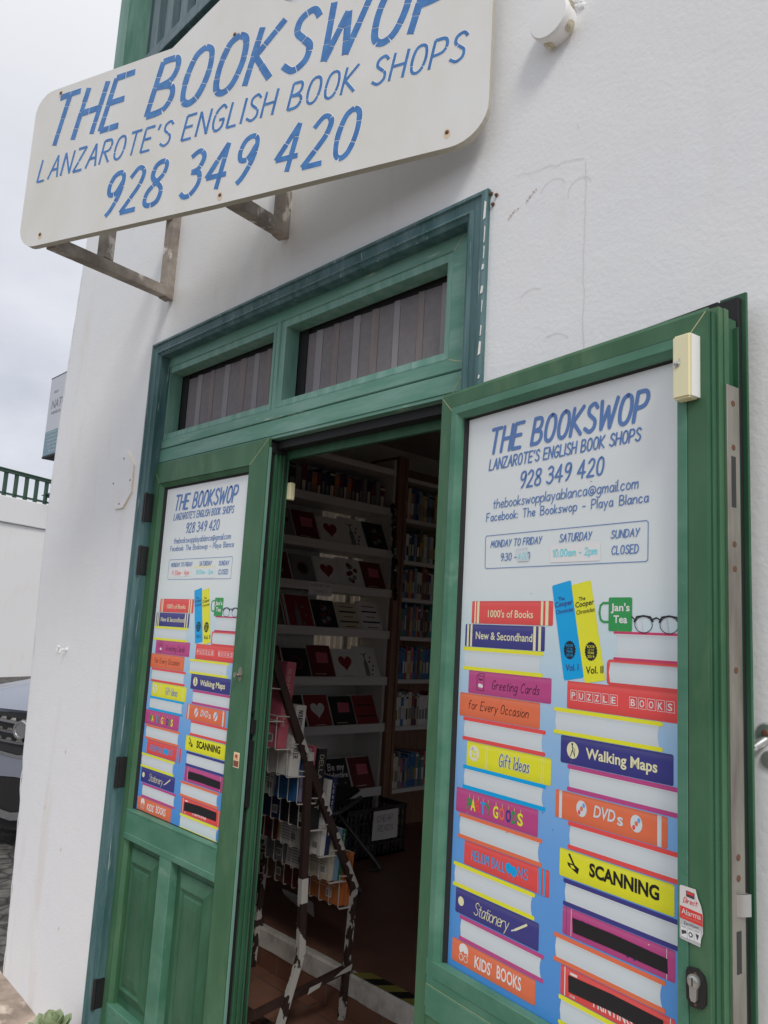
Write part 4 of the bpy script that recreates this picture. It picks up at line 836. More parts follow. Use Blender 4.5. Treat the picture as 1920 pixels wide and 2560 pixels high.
g = MB(); g.tube([(.0, -.002, .02), (-.01, -.012, .01), (-.02, -.022, .0), (-.036, -.03, -.004), (-.055, -.034, -.006)], [.007, .008, .007, .006, .004], 10); g.tube([(-.012, -.008, .004), (-.006, -.03, .006), (-.018, -.036, .0), (-.022, -.02, -.004)], .004, 8); g.build('hook_arm', M['zinc'], dh)

# succulent by the door foot
sp = thing('succulent_plant', 'green succulent rosette in a small clay pot by the door foot', 'plant', (.0, -.12, .003)); sp.scale = (1.25, 1.25, 1.12)
g = MB(); g.lathe([(.045, 0), (.062, .085), (.068, .085), (.068, .105), (.058, .105), (.055, .09)], (0, 0, 0), 'z', 24, 0); g.build('pot', mat('clay_pot', (.32, .14, .08), .8), sp)
g = MB(); rs_ = random.Random(4)
for k in range(26):
    a = k * 2.4; t = k / 26; el = R(12 + 62 * t); ln = .085 * (1 - .45 * t); wd = .02
    T = Matrix.Translation((0, 0, .1 + .03 * t)) @ Matrix.Rotation(a, 4, 'Z') @ Matrix.Rotation(-el, 4, 'Y'); vs = []
    for u, ww, hh in ((0, .45, .3), (.3, .8, .45), (.6, 1, .5), (.85, .75, .35), (1, .1, .06)):
        for v in range(6): b = v * math.pi / 3; vs.append(T @ Vector((u * ln, wd * ww * math.cos(b), .012 * hh * math.sin(b) + .012 * u * u)))
    g.add(vs, [(i * 6 + v, i * 6 + (v + 1) % 6, i * 6 + 6 + (v + 1) % 6, i * 6 + 6 + v) for i in range(4) for v in range(6)] + [(24, 25, 26, 27, 28, 29)], 0, True)
g.build('leaf', mat('succulent_green', P(116, 132, 98), .5, P(142, 152, 122), scale=(12, 12, 12)), sp)
# ------------------------------------------------------------------ inside the shop: card shelves and bookcase along the left wall
M['shelfw'] = mat('white_laminate', (.72, .70, .67), .6)
M['brownwood'] = mat('brown_wood', (.30, .16, .095), .5, (.2, .1, .06), scale=(40, 40, 3))
M['paper'] = mat('page_paper', (.62, .59, .53), .85)
M['blk'] = mat('black_plastic', (.02, .02, .021), .5)
BC = {}
def bcol(n_, c):
    if n_ not in BC: BC[n_] = mat('cover_' + n_.replace(' ', '_'), c, .4, spec=.4)
    return BC[n_]
CV = {'navy': (.02, .035, .12), 'blue': (.03, .14, .36), 'pale blue': (.22, .36, .5), 'red': (.27, .03, .035), 'dark red': (.15, .02, .025), 'orange': (.58, .19, .06), 'yellow': (.55, .40, .06), 'cream': (.66, .6, .46), 'white': (.80, .79, .77),
      'black': (.022, .022, .025), 'green': (.03, .17, .09), 'teal': (.03, .20, .22), 'grey': (.22, .22, .23), 'brown': (.15, .08, .05), 'pink': (.6, .14, .2), 'lilac': (.46, .38, .55), 'maroon': (.14, .02, .05)}
def bc(n_): return bcol(n_, CV[n_])
SHX = -1.12; SZ = (2.395, 2.10, 1.83, 1.55, 1.24, .935, .525); SY0, SY1 = 1.25, 2.45
cs = thing('card_shelf', 'white laminate shelf unit full of greeting cards along the left shop wall', 'shelf unit', (0, 0, 0))
g = MB(); BX0, BX1 = SHX - .30, SHX - .285       # back panel with open strips under the upper shelves; a curtained side window lies behind
g.box(BX0, BX1, SY0, 2.02, .168, 2.75, 0); g.box(BX0, BX1, 2.425, SY1, .168, 2.75, 0); g.box(BX0, BX1, 2.285, 2.32, .168, 2.75, 0)
for a_, b_ in ((2.02, 2.285), (2.32, 2.425)):
    zl = .168
    for z in sorted(SZ)[3:]: g.box(BX0, BX1, a_, b_, zl, z - .165, 0); zl = z - .05
    g.box(BX0, BX1, a_, b_, zl, 2.75, 0)
g.build('back_panel', M['shelfw'], cs)
cm = bpy.data.materials.new('cream_curtain'); cm.use_nodes = True; t_ = cm.node_tree; b_ = t_.nodes['Principled BSDF']; b_.inputs['Base Color'].default_value = (.62, .55, .44, 1); b_.inputs['Roughness'].default_value = .9
tr = t_.nodes.new('ShaderNodeBsdfTranslucent'); tr.inputs[0].default_value = (.62, .54, .42, 1); mxs = t_.nodes.new('ShaderNodeMixShader'); mxs.inputs[0].default_value = .6; o_ = t_.nodes['Material Output']
t_.links.new(b_.outputs[0], mxs.inputs[1]); t_.links.new(tr.outputs[0], mxs.inputs[2]); t_.links.new(mxs.outputs[0], o_.inputs[0])
g = MB(); vs = []; NC = 64
for i in range(NC + 1): y = 1.86 + .78 * i / NC; x = -1.53 + .018 * math.sin(i * 1.1) + .008 * math.sin(i * 2.7); vs += [(x, y, 1.15), (x, y, 2.55)]
g.add(vs, [(2 * i, 2 * i + 2, 2 * i + 3, 2 * i + 1) for i in range(NC)], 0, True)
tag(g.build('window_curtain', cm), 'cream curtain glowing through the gaps behind the card shelves', 'curtain')
for y in (SY0 - .02, SY1 - .02):
    g = MB(); g.box(SHX - .285, SHX - .02, y, y + .02, .168, 2.75, 0); g.build('side_panel', M['shelfw'], cs)
for z in SZ:
    g = MB(); g.box(SHX - .284, SHX - .012, SY0 + .001, SY1 - .021, z - .05, z - .03, 0); g.box(SHX - .012, SHX, SY0, SY1, z - .055, z, 0); g.build('shelf', M['shelfw'], cs, bevel=.002)
g = MB(); g.box(SHX - .284, SHX, SY0 + .001, SY1 - .021, 2.63, 2.67, 0); g.build('top_shelf', M['shelfw'], cs)
g = MB(); g.box(SHX - .30, SHX + .012, 2.455, 2.475, .168, 2.78, 0); g.box(SHX - .30, SHX + .004, 2.475, 2.515, .168, 2.78, 0); g.box(SHX - .30, SHX + .012, 2.515, 2.54, .168, 2.78, 0)
kz = thing('bookcase', 'tall brown wooden bookcase of paperbacks beyond the white card shelves', 'bookcase', (0, 0, 0)); g.build('side_post', M['brownwood'], kz, bevel=.003)
BZ = (2.346, 2.048, 1.785, 1.518, 1.224, .908, .496)
g = MB(); g.box(SHX - .30, SHX - .28, 2.54, 3.7, .168, 2.78, 0); g.box(SHX - .28, SHX, 3.68, 3.7, .168, 2.78, 0); g.build('back_panel', M['brownwood'], kz)
for z in BZ + (2.64,):
    g = MB(); g.box(SHX - .28, SHX + .003, 2.54, 3.68, z - .028, z, 0); g.build('shelf', M['shelfw'], kz, bevel=.002)
# paperbacks: one builder, each book its own thing
def spine_book(x, y, z, th, h, d, c, tc, label, group, lean=0):
    g = MB(); T = Matrix.Rotation(lean, 4, 'X'); cc = .0015
    g.cbox(-d, 0, 0, th, 0, h, min(cc, th * .2), 0, T); g.box(-d + .006, -.004, .002, th - .002, h, h + .0006, 1, T)
    a = h * random.uniform(.45, .6); g.box(0, .0006, th * .18, th * .82, h * .2, h * .2 + a * .7, 2, T)
    if random.random() < .5: g.box(0, .0005, .001, th - .001, h * .86, h * .93, 2, T)
    o = g.build('book', [bc(c), M['paper'], bc(tc)]); o.location = (x, y, z); return tag(o, label, 'book', group)
RN = random.Random(11); keys = ['navy', 'blue', 'red', 'cream', 'white', 'black', 'green', 'grey', 'brown', 'orange', 'pale blue', 'dark red', 'teal', 'yellow']
ORD = ('first', 'second', 'third', 'fourth', 'fifth', 'sixth', 'seventh', 'eighth', 'ninth', 'tenth', 'eleventh', 'twelfth', 'thirteenth', 'fourteenth', 'fifteenth', 'sixteenth', 'seventeenth', 'eighteenth', 'nineteenth', 'twentieth', 'twenty-first', 'twenty-second')
ROWN = ('top', 'second', 'third', 'fourth', 'fifth', 'sixth', 'lowest')
pal = {4: ['blue', 'cream', 'teal', 'blue', 'red', 'pink', 'blue', 'blue'], 5: ['blue', 'navy', 'white', 'red', 'white', 'cream', 'white'], 6: ['blue', 'teal', 'white', 'cream', 'grey', 'blue', 'pink']}
for r_, z in enumerate(BZ):
    y = 2.556; i = 0; prev = None
    while y < 3.02 and i < 22:
        th = RN.uniform(.018, .034); c = RN.choice(pal.get(r_, keys)); tc = RN.choice(['cream', 'white', 'black', 'yellow', 'grey'])
        if tc == c: tc = 'black' if c != 'black' else 'cream'
        h = RN.uniform(.19, .235)
        random.seed(r_ * 50 + i)
        spine_book(SHX - .02, y, z, th, h, .13, c, tc, f"{c} paperback spine, {ORD[i]} from the brown post on the bookcase's {ROWN[r_]} shelf", 'paperbacks standing in the bookcase')
        y += th + .0012; i += 1
y = 1.50; i = 0
while y < 2.40 and i < 22:
    th = RN.uniform(.03, .05); c = RN.choice(['navy', 'black', 'brown', 'dark red', 'navy', 'grey', 'maroon', 'orange']); h = RN.uniform(.17, .215)
    random.seed(900 + i); spine_book(SHX - .05, y, SZ[0] - .03, th, h, .15, c, 'grey' if i % 3 else 'cream', f"{c} hardback, {ORD[i]} from the left on the shelf above the greeting cards", 'hardbacks above the greeting cards')
    y += th + .002; i += 1
# greeting cards leaning on the white shelves
def heart(cx, cz, s):
    return [(cx + s * .062 * 16 * math.sin(t) ** 3, cz + s * .062 * (13 * math.cos(t) - 5 * math.cos(2 * t) - 2 * math.cos(3 * t) - math.cos(4 * t))) for t in [2 * math.pi * k / 28 for k in range(28)]]
def card(y, z, w, h, c, art, label, n=1, off=0):
    t = thing('greeting_card', label, 'card', (SHX - .014, y, z), R(90), 'greeting cards on the white shelves')
    g = MB(); T = Matrix.Rotation(R(-26), 4, 'X')
    for k in range(n): g.box(-k * .0075, w - k * .0075, .003 * k + .0006, .003 * k + .0024, 0, h + .003 * (k % 3) - .002, (1 if k % 3 else 0) if k else 0, T)
    o = g.build('card_sheet', [bc(c), bc('white'), ], t)
    q = MB(); A = {'heart': lambda: q.flat(heart(w / 2, h * .55, w * .32), 0, 0), 'words': lambda: None}
    lc = 0
    if art.startswith('heart'): q.flat(heart(w / 2, h * .58, w * .30), -.0004, 0); q.ribbon([(w * .3, h * .16), (w * .7, h * .16)], .003, -.0004, 0)
    elif art == 'oval': q.disc(w / 2, h * .55, w * .24, h * .2, -.0004, 0, 16); q.disc(w / 2, h * .55, w * .17, h * .14, -.0007, 1, 16); q.flat(heart(w * .8, h * .15, w * .08), -.0004, 0)
    elif art == 'bloom':
        for k in range(9): a = k * 2.4; q.disc(w * (.5 + .28 * math.cos(a) * (k / 9)), h * (.55 + .25 * math.sin(a)), w * .1, w * .09, -.0004 - .0002 * k, k % 2, 9)
    elif art == 'bottle':
        q.flat([(w * .3, h * .15), (w * .5, h * .15), (w * .5, h * .5), (w * .43, h * .62), (w * .43, h * .8), (w * .37, h * .8), (w * .37, h * .62), (w * .3, h * .5)], -.0004, 0); q.ribbon([(w * .25, h * .8), (w * .4, h * .74), (w * .56, h * .82)], .005, -.0006, 1)
        for k in range(5): q.disc(w * (.6 + .07 * (k % 3)), h * (.2 + .12 * k), w * .05, w * .05, -.0004, k % 2, 8)
    elif art == 'valentine': 
        write(q, "Be my", w * .12, h * .68, w * .85, h * .17, .0075, -.0005, 0, .1); write(q, "Valentine", w * .05, h * .48, w * .95, h * .13, .0065, -.0005, 0, .1)
        for k in range(7): q.flat(heart(w * (.12 + .13 * k), h * (.12 + .1 * (k % 3)), w * .05), -.0005, 1)
    elif art == 'lines':
        for k, (a, b) in enumerate(((.2, .8), (.15, .85), (.3, .7), (.1, .9), (.25, .75))): q.ribbon([(w * a, h * (.85 - .16 * k)), (w * b, h * (.85 - .16 * k))], .011 if k % 2 else .006, -.0004, k % 2)
    elif art == 'panel': q.flat([(w * .3, h * .5), (w * .8, h * .5), (w * .84, h * .78), (w * .34, h * .8)], -.0004, 0); q.ribbon([(w * .15, h * .2), (w * .6, h * .2)], .004, -.0004, 1)
    q.v = [tuple(T @ Vector(p)) for p in q.v]; ac = art.split(' ')[1:] if ' ' in art else []
    two = {'heart_red': ('red', 'red'), 'heart_white': ('white', 'white'), 'oval': ('dark red', 'black'), 'bloom': ('dark red', 'grey'), 'bottle': ('grey', 'red'), 'valentine': ('white', 'grey'), 'lines': ('dark red', 'black'), 'panel': ('pink', 'cream')}[art]
    q.build('printed_front', [bc(two[0]), bc(two[1])], t); return t
rows = {
 2: [('grey', 'bloom', 'grey card with a small flower bunch'), ('dark red', 'panel', 'dull red card with a pale pink panel'), ('white', 'heart_red', 'white card with a big red heart'), ('white', 'bottle', 'white card with a thin dark figure'), ('black', 'bloom', 'near-black card with dark red flowers')],
 3: [('dark red', 'bloom', 'dark red card of grey and red blooms'), ('grey', 'oval', 'grey card with a round wreath'), ('white', 'heart_red', 'white card with one red heart'), ('white', 'bloom', 'white card spattered with dark blooms'), ('dark red', 'panel', 'plain dark red card with small pink patch')],
 4: [('red', 'bottle', 'bright red card with a dark silhouette'), ('black', 'bloom', 'large black card of dark foliage'), ('cream', 'lines', 'cream card with bands of red lettering'), ('white', 'lines', 'white card with short rows of dark marks')],
 5: [('grey', 'bloom', 'grey patterned card'), ('dark red', 'lines', 'dark red card with black bands'), ('black', 'oval', 'black card with a thin red ring'), ('dark red', 'panel', 'dark red card with pink square'), ('white', 'heart_red', 'white card with a wide red heart'), ('white', 'bottle', 'white card showing a bottle and red ribbon')],
 6: [('black', 'lines', 'black card at the left with red bands'), ('red', 'heart_white', 'red card with a white heart'), ('black', 'panel', 'black card with a small pale patch'), ('red', 'lines', 'red card with dark lettering')],
 7: [('maroon', 'lines', 'maroon card half hidden by the black chair'), ('grey', 'panel', 'grey card behind the chair back'), ('black', 'valentine', 'black card lettered Be my Valentine'), ('dark red', 'panel', 'dark red card with a torn pink patch')]}
for r_, L in rows.items():
    n = len(L); y0 = 2.43 - n * .203; step = .203
    for i, (c, art, lb) in enumerate(L):
        random.seed(r_ * 10 + i); w = .196 * random.uniform(.95, 1); h = random.uniform(.222, .25)
        card(y0 + i * step + .004, SZ[r_ - 1] - .03, w, h, c, art, lb + f" on the {('', 'second', 'third', 'fourth', 'fifth', 'sixth', 'lowest')[r_ - 1]} white shelf", 3 if i % 2 else 5)
g = MB(); g.box(0, .19, -.001, 0, 0, .085, 0); write(g, "VALENTINE'S DAY", .012, .055, .178, .016, .0018, -.0014, 1, .1); write(g, "CARDS", .04, .018, .15, .018, .0018, -.0014, 1, .1)
o = g.build('shelf_notice', [bc('white'), bc('brown')]); o.location = (SHX + .003, 1.72, 1.745); o.rotation_euler = (0, 0, R(90)); tag(o, "white handwritten Valentine's Day notice hanging from a card shelf lip", 'notice')
g = MB(); rg = random.Random(12); pts = []
for k in range(40): t = k / 39; pts.append((SHX + .02 + rg.uniform(-.008, .008), 2.395 + .075 * t + rg.uniform(-.012, .012), 2.42 - .66 * t))
g.tube(pts, [rg.uniform(.006, .02) for _ in pts], 5, 0)
tag(g.build('foil_streamer', mat('black_foil', (.012, .012, .014), .18, spec=.8)), 'crumpled shiny black foil streamer hanging down the brown post', 'streamer')
# crate of cheap books
cr_ = thing('book_crate', 'black plastic lattice crate on the tiles before the shelves', 'crate', (-.885, 1.94, .168))
g = MB(); cw, cl_, ch_ = .30, .52, .29
g.box(-cw, 0, 0, cl_, .0, .012, 0)
for z in (.0, .07, .135, .2, .262): 
    hh = .03 if z > .25 else .012
    g.box(-.012, 0, 0, cl_, z, z + hh, 0); g.box(-cw, -cw + .012, 0, cl_, z, z + hh, 0); g.box(-cw, 0, 0, .012, z, z + hh, 0); g.box(-cw, 0, cl_ - .012, cl_, z, z + hh, 0)
for k in range(15):
    y = .002 + k * (cl_ - .016) / 14; g.box(-.011, -.002, y, y + .012, 0, .28, 0); g.box(-cw + .002, -cw + .01, y, y + .012, 0, .28, 0)
for k in range(9):
    x = -cw + .004 + k * (cw - .02) / 8; g.box(x, x + .012, .002, .01, 0, .28, 0); g.box(x, x + .012, cl_ - .01, cl_ - .002, 0, .28, 0)
g.build('crate_body', M['blk'], cr_)
for k in range(12):
    random.seed(70 + k); c = random.choice(['navy', 'dark red', 'grey', 'brown', 'black', 'teal']); g = MB()
    g.cbox(-.15, 0, 0, .034, 0, .2, .002, 0); g.box(-.146, -.003, .003, .031, .2, .2008, 1); o = g.build('book', [bc(c), M['paper']]); o.location = (-.95, 1.96 + k * .039, .181)
    tag(o, f"{c} paperback standing in the black crate, {ORD[k]} from the end nearest the door", 'book', 'paperbacks in the black crate')
g = MB(); nn_ = 6; vs = []
for i in range(nn_ + 1):
    t = i / nn_; vs += [(.218 * t, -.006 * math.sin(3 * t) - .002, -.002 * t), (.216 * t + .004, -.004 * math.sin(4 * t) - .004, .172)]
g.add(vs, [(2 * i, 2 * i + 2, 2 * i + 3, 2 * i + 1) for i in range(nn_)], 0, True)
write(g, "CHEAP", .03, .108, .165, .036, .0028, -.0105, 1, .05); write(g, "READS", .04, .05, .168, .034, .0028, -.0105, 1, .05)
o = g.build('paper_notice', [bc('white'), bc('brown')]); o.location = (-.868, 2.145, .273); o.rotation_euler = (0, 0, R(90)); tag(o, 'white paper notice reading CHEAP READS hung on the black crate', 'notice')
# low black stool with slanting tube legs
chr_ = thing('tube_stool', 'low black stool on slanting grey tube legs behind the book rack', 'stool', (-.80, 1.66, .168), R(-57))
g = MB(); g.cbox(-.26, .26, -.17, .17, .415, .45, .014, 0); g.build('seat', M['blk'], chr_)
M['tubeg'] = mat('grey_tube', (.15, .15, .16), .35, metal=.6)
g = MB(); g.tube([(-.2, .185, .40), (.22, .185, .40), (.27, .17, .40), (.285, .12, .40), (.285, -.15, .40)], .013, 10); g.build('seat_tube', M['tubeg'], chr_)
for x in (-.21, .23):
    g = MB(); g.tube([(x, -.12, .40), (x, -.02, .36), (x, .30, .05), (x, .325, .02), (x, .31, .006), (x, .25, .004)], .0125, 10); g.build('tube_leg', M['tubeg'], chr_)
    g = MB(); g.tube([(x + .03, .12, .40), (x + .03, .02, .36), (x + .03, -.26, .03), (x + .03, -.27, .008)], .0125, 10); g.build('tube_leg', M['tubeg'], chr_)

# ------------------------------------------------------------------ the wire book rack inside the door
M['peel'] = mat('peeling_white_over_brown', (.05, .03, .026), .5, None, spots=(.62, .61, .58), spot_scale=(19, 19, 10), spot_lo=.50, spot_hi=.505)
M['rackbrown'] = mat('brown_rack_paint', (.05, .03, .026), .45, (.07, .042, .036), scale=(30, 30, 5))
M['flakew'] = mat('flaked_white_coat', (.66, .65, .62), .6)
M['wire'] = mat('white_wire', (.62, .60, .57), .5)
rk = thing('book_rack', 'easel-shaped wire book rack with peeling white paint just inside the door', 'rack', (.3, 0, 0))
RL = -.62
for x in (0, RL):
    g = MB(); A = [(x, .43, 1.475), (x, .618, 1.101), (x, .952, .497)]; m1 = Vector(A[1]).lerp(Vector(A[2]), .0)
    g.bar(A[0], A[1], .03, .02, 0, (1, 0, 0)); g.bar(A[1], A[2], .03, .02, 0, (1, 0, 0)); g.bar(A[2], (x, .925, .010), .026, .02, 1, (1, 0, 0))
    rr2 = random.Random(8)
    for t0, t1 in ((.0, .16), (.35, .5), (.62, .74), (.82, 1)):     # curled shreds of the old white coat along the rail
        p0 = Vector(A[1]).lerp(Vector(A[2]), t0); p1 = Vector(A[1]).lerp(Vector(A[2]), t1); d = p1 - p0; nrm = Vector((0, d.z, -d.y)).normalized(); N = 9
        lo = [p0 + d * k / (N - 1) + nrm * -.0165 for k in range(N)]; hi = [p0 + d * k / (N - 1) + nrm * (-.012 + .018 * abs(math.sin(k * 1.3 + t0 * 9)) + rr2.uniform(-.003, .003)) for k in range(N)]
        for k in range(N - 1): g.add([v + Vector((.0125 + .002 * (j in (2, 3)), 0, 0)) for j, v in enumerate((lo[k], lo[k + 1], hi[k + 1], hi[k]))], [(0, 1, 2, 3)], 2)
    g.build('side_rail', [M['rackbrown'], M['peel'], M['flakew']], rk)
    g = MB(); xx = x + .006
    g.bar((xx, .664, 1.035), (xx, .6795, .58), .03, .022, 0, (1, 0, 0)); g.bar((xx, .6795, .58), (xx, .683, .49), .0312, .0232, 2, (1, 0, 0)); g.bar((xx, .683, .49), (xx, .69, .30), .03, .022, 1, (1, 0, 0)); g.bar((xx, .69, .30), (xx, .60, .03), .028, .02, 1, (1, 0, 0)); g.box(xx - .006, xx + .018, .651, .677, 1.02, 1.052, 2)
    g.build('prop_leg', [M['rackbrown'], M['peel'], M['flakew']], rk)
g = MB(); g.bar((0, .963, .20), (-.02, .42, .115), .024, .024, 0); g.bar((RL, .963, .20), (RL + .02, .42, .115), .024, .024, 0); g.bar((0, .62, .045), (RL, .62, .045), .026, .02, 0); g.bar((-.02, .44, .10), (RL + .02, .44, .10), .024, .02, 0)
for a, b in (((-.2, .605, .058), (-.28, .605, .058)), ((-.12, .425, .112), (-.26, .425, .112))): g.bar(a, b, .006, .024, 1)
g.add([(.014, .9, .20), (.014, .955, .214), (.014, .95, .19), (.014, .86, .183)], [(0, 1, 2, 3)], 1); g.add([(.014, .74, .175), (.014, .80, .182), (.014, .79, .165), (.014, .73, .152)], [(0, 1, 2, 3)], 1)
g.build('base_bar', [M['rackbrown'], M['flakew']], rk)
RB_ = [(.461 + .0618 * k, 1.174 - .1066 * k) for k in range(8)]
for k, (yy, z) in enumerate(RB_):
    g = MB(); x = -.012
    while x > RL:
        g.tube([(x, yy - .012, z + .125), (x, yy - .012, z + .006), (x, yy - .008, z - .002), (x, yy + .06, z - .002)], .0021, 6); x -= .0615
    g.tube([(0, yy + .06, z - .002), (RL, yy + .06, z - .002)], .0026, 6); g.tube([(0, yy - .012, z + .125), (RL, yy - .012, z + .125)], .0026, 6); g.tube([(0, yy - .012, z + .125), (.004, yy + .05, z + .12)], .0026, 6); g.tube([(-.004, yy - .012, z), (.004, yy + .07, z - .002)], .0026, 6)
    g.build('wire_pocket', M['wire'], rk)
def rack_book(x1, y, z, w, h, th, c, tc, label, spine=None, barcode=True, lines=3, sc=None, extra=None):
    g = MB(); g.cbox(-w, 0, 0, th, 0, h, .0012, 0); g.box(-w + .001, -.004, .003, th - .003, h, h + .0006, 1)
    if barcode:
        g.box(-w * .42, -w * .42 + .034, -.0006, 0, .02, .052, 3)
        for k in range(9): a = -w * .42 + .003 + k * .0031; g.box(a, a + (.0016 if k % 3 else .0008), -.001, -.0006, .024, .048, 4)
    for k in range(lines): g.box(-w * .9, -w * (.15 + .1 * (k % 3)), -.0006, 0, h * .5 - k * .011, h * .5 - k * .011 + .003, 2)
    if spine:
        q = MB(); write(q, spine, h * .08, th * .25, h * .75 if len(spine) > 7 else h * .5, th * .42, max(.0016, th * .055), 0, 2, 0)
        g.add([(.0007, p[2], h - p[0]) for p in q.v], q.f, 2)
    if extra: extra(g, w, h, th)
    o = g.build('book', [bc(c), M['paper'], bc(tc), bc('white'), bc('black')] + ([bc(sc)] if sc else [])); o.location = (x1, y, z); o.rotation_euler = (R(-4), 0, 0)
    return tag(o, label, 'book', 'cookery books in the wire rack')
def food(g, w, h, th):
    for k in range(14):
        a = k * 2.4; g.disc(-w * .45 + .034 * math.cos(a) * (k / 14) ** .5, h * .35 + .045 * math.sin(a) * (k / 14) ** .5, .014, .014, -.0008 - k * .00006, 5, 9)
def band(g, w, h, th): g.box(-w, 0, -.0007, 0, h * .0, h * .42, 5)
X = .285
Y_ = lambda k, d=0: RB_[k][0] + .002 + d
Z_ = lambda k: RB_[k][1] + .001
rack_book(X - .06, Y_(0), Z_(0), .19, .30, .028, 'blue', 'pale blue', 'tall blue book with a long pale title, topmost in the wire rack', 'country kitchen', False, 0)
rack_book(X - .27, Y_(0), Z_(0), .17, .27, .03, 'grey', 'black', 'grey book beside the tall blue one in the top rack row')
rack_book(X - .005, Y_(1), Z_(1), .16, .33, .045, 'pink', 'cream', 'thick rose pink book standing high in the second rack row', 'cookbook', True, 0)
rack_book(X - .18, Y_(1), Z_(1), .16, .25, .04, 'dark red', 'cream', 'dark red book left of the rose pink one in the rack')
rack_book(X, Y_(2), Z_(2), .155, .27, .05, 'white', 'black', 'thick white book with black lettering on its spine in the rack', 'NOURISH  AMELIA FREER'.replace('  ', ' '), False, 0)
rack_book(X - .165, Y_(2), Z_(2), .16, .25, .04, 'white', 'grey', 'white book with a dish of food on its cover in the rack', None, False, 2, 'brown', food)
rack_book(X - .335, Y_(2), Z_(2), .16, .24, .04, 'dark red', 'cream', 'dark red book at the far left of the third rack row')
rack_book(X - .03, Y_(3), Z_(3), .15, .21, .018, 'blue', 'lilac', 'slim blue book against two lilac ones in the rack', None, False, 0)
rack_book(X, Y_(3, .02), Z_(3), .15, .205, .016, 'lilac', 'pink', 'slim lilac book next to the slim blue one in the rack', None, False, 0)
rack_book(X + .004, Y_(3, .037), Z_(3), .15, .215, .018, 'pink', 'lilac', 'slim pale pink book behind the lilac one in the rack', None, False, 0)
rack_book(X - .165, Y_(3), Z_(3), .13, .2, .04, 'white', 'grey', 'white book with grey text and barcode in the fourth rack row', None, True, 6)
rack_book(X - .30, Y_(3), Z_(3), .13, .2, .04, 'cream', 'brown', 'cream book with brown text in the fourth rack row', None, True, 6)
rack_book(X, Y_(4), Z_(4), .19, .31, .045, 'black', 'cream', 'tall black book with a cream spine title behind the prop leg', 'DELLA SWEET', True, 0)
rack_book(X - .2, Y_(4), Z_(4), .13, .2, .04, 'navy', 'grey', 'navy book left of the tall black one in the rack', None, True, 0)
rack_book(X - .34, Y_(4), Z_(4), .13, .2, .04, 'grey', 'white', 'grey book at the far left of the fifth rack row', None, True, 2)
rack_book(X, Y_(5), Z_(5), .13, .29, .022, 'white', 'grey', 'white book in front of the navy spine low in the rack', None, True, 2)
rack_book(X, Y_(5, .024), Z_(5), .13, .30, .022, 'navy', 'white', 'navy book with a white spine title low in the rack', 'Jason Vale', False, 0)
rack_book(X - .14, Y_(5), Z_(5), .14, .19, .04, 'white', 'grey', 'white book of close grey text in the sixth rack row', None, True, 8)
rack_book(X - .29, Y_(5), Z_(5), .18, .19, .04, 'yellow', 'brown', 'yellow and magenta book with two barcodes in the rack', None, True, 4, 'maroon', band)
rack_book(X - .01, Y_(6), Z_(6), .14, .195, .02, 'cream', 'grey', 'cream book in front of the blue and green spines in the rack', None, True, 5)
rack_book(X, Y_(6, .021), Z_(6), .14, .2, .018, 'pale blue', 'white', 'slim pale blue book between cream and green ones in the rack', None, False, 0)
rack_book(X + .003, Y_(6, .04), Z_(6), .14, .195, .016, 'green', 'white', 'slim emerald green book at the right of the seventh rack row', 'cooking', False, 0)
rack_book(X - .16, Y_(6), Z_(6), .14, .19, .04, 'white', 'grey', 'white book with a long blurb in the seventh rack row', None, True, 8)
rack_book(X - .31, Y_(6), Z_(6), .14, .19, .04, 'grey', 'navy', 'grey book with a navy band in the seventh rack row', None, True, 6)
rack_book(X - .012, Y_(7), Z_(7), .2, .2, .024, 'orange', 'cream', 'wide orange book with barcode in the lowest rack row', None, True, 5)
rack_book(X, Y_(7, .026), Z_(7), .2, .205, .022, 'orange', 'dark red', 'second orange book with a spine title in the lowest rack row', 'mediterranean', False, 0)
rack_book(X - .22, Y_(7), Z_(7), .15, .19, .04, 'dark red', 'cream', 'dark red book beside the orange ones in the lowest rack row', None, True, 0)
rack_book(X - .38, Y_(7), Z_(7), .15, .19, .04, 'brown', 'cream', 'brown book at the far left of the lowest rack row', None, True, 0)
g = MB(); g.add([(-.11, .9, .40), (.11, .9, .40), (.11, .91, .34), (-.05, .91, .36), (-.1, .9, .385)], [(0, 1, 2, 3, 4)], 0); tag(g.build('loose_paper', bc('grey')), 'loose grey paper sheet sagging below the lowest rack row', 'paper')
# ------------------------------------------------------------------ the street beyond the corner
ns = thing('hanging_sign', 'grey box sign with a teal foot hanging beyond the wall corner', 'sign', (-1.945, .3, 2.0))
g = MB(); g.box(0, .95, 0, .12, .60, .93, 0); g.build('upper_face', mat('sign_grey', P(172, 176, 184), .5), ns)
g = MB(); g.box(0, .95, 0, .12, .452, .60, 0); g.build('lower_face', mat('sign_teal', P(108, 132, 144), .5), ns)
g = MB(); g.box(-.003, .953, -.002, .122, .44, .452, 0); g.box(-.003, .953, -.001, .121, .93, .935, 0); build_each(g, 'casing', M['dark'], ns)
g = MB(); typ(g, "NATUR", .05, .735, .30, .055, -.001, 0, 0, .15); typ(g, "eco", .07, .83, .13, .022, -.001, 0, 0, .2); typ(g, "HERBOLARIO", .06, .70, .30, .018, -.001, 0, 0)
for k, t in enumerate(("DIETETICA - FITOTERAPIA - ACUPUNTURA", "CONSULTA MEDICINA NATURAL", "DIETETIC - PHYTOTHERAPY", "NATURAL MEDICINE CONSULT", "C/ El Marinero 20", "Tel. 928 514")): typ(g, t, .02 + .012 * k, .583 - k * .023, .62 - .03 * k, .011, -.001, 1, .01)
g.build('lettering', [mat('sign_ink', P(110, 114, 122), .5), mat('sign_pale_ink', P(168, 186, 194), .5)], ns)
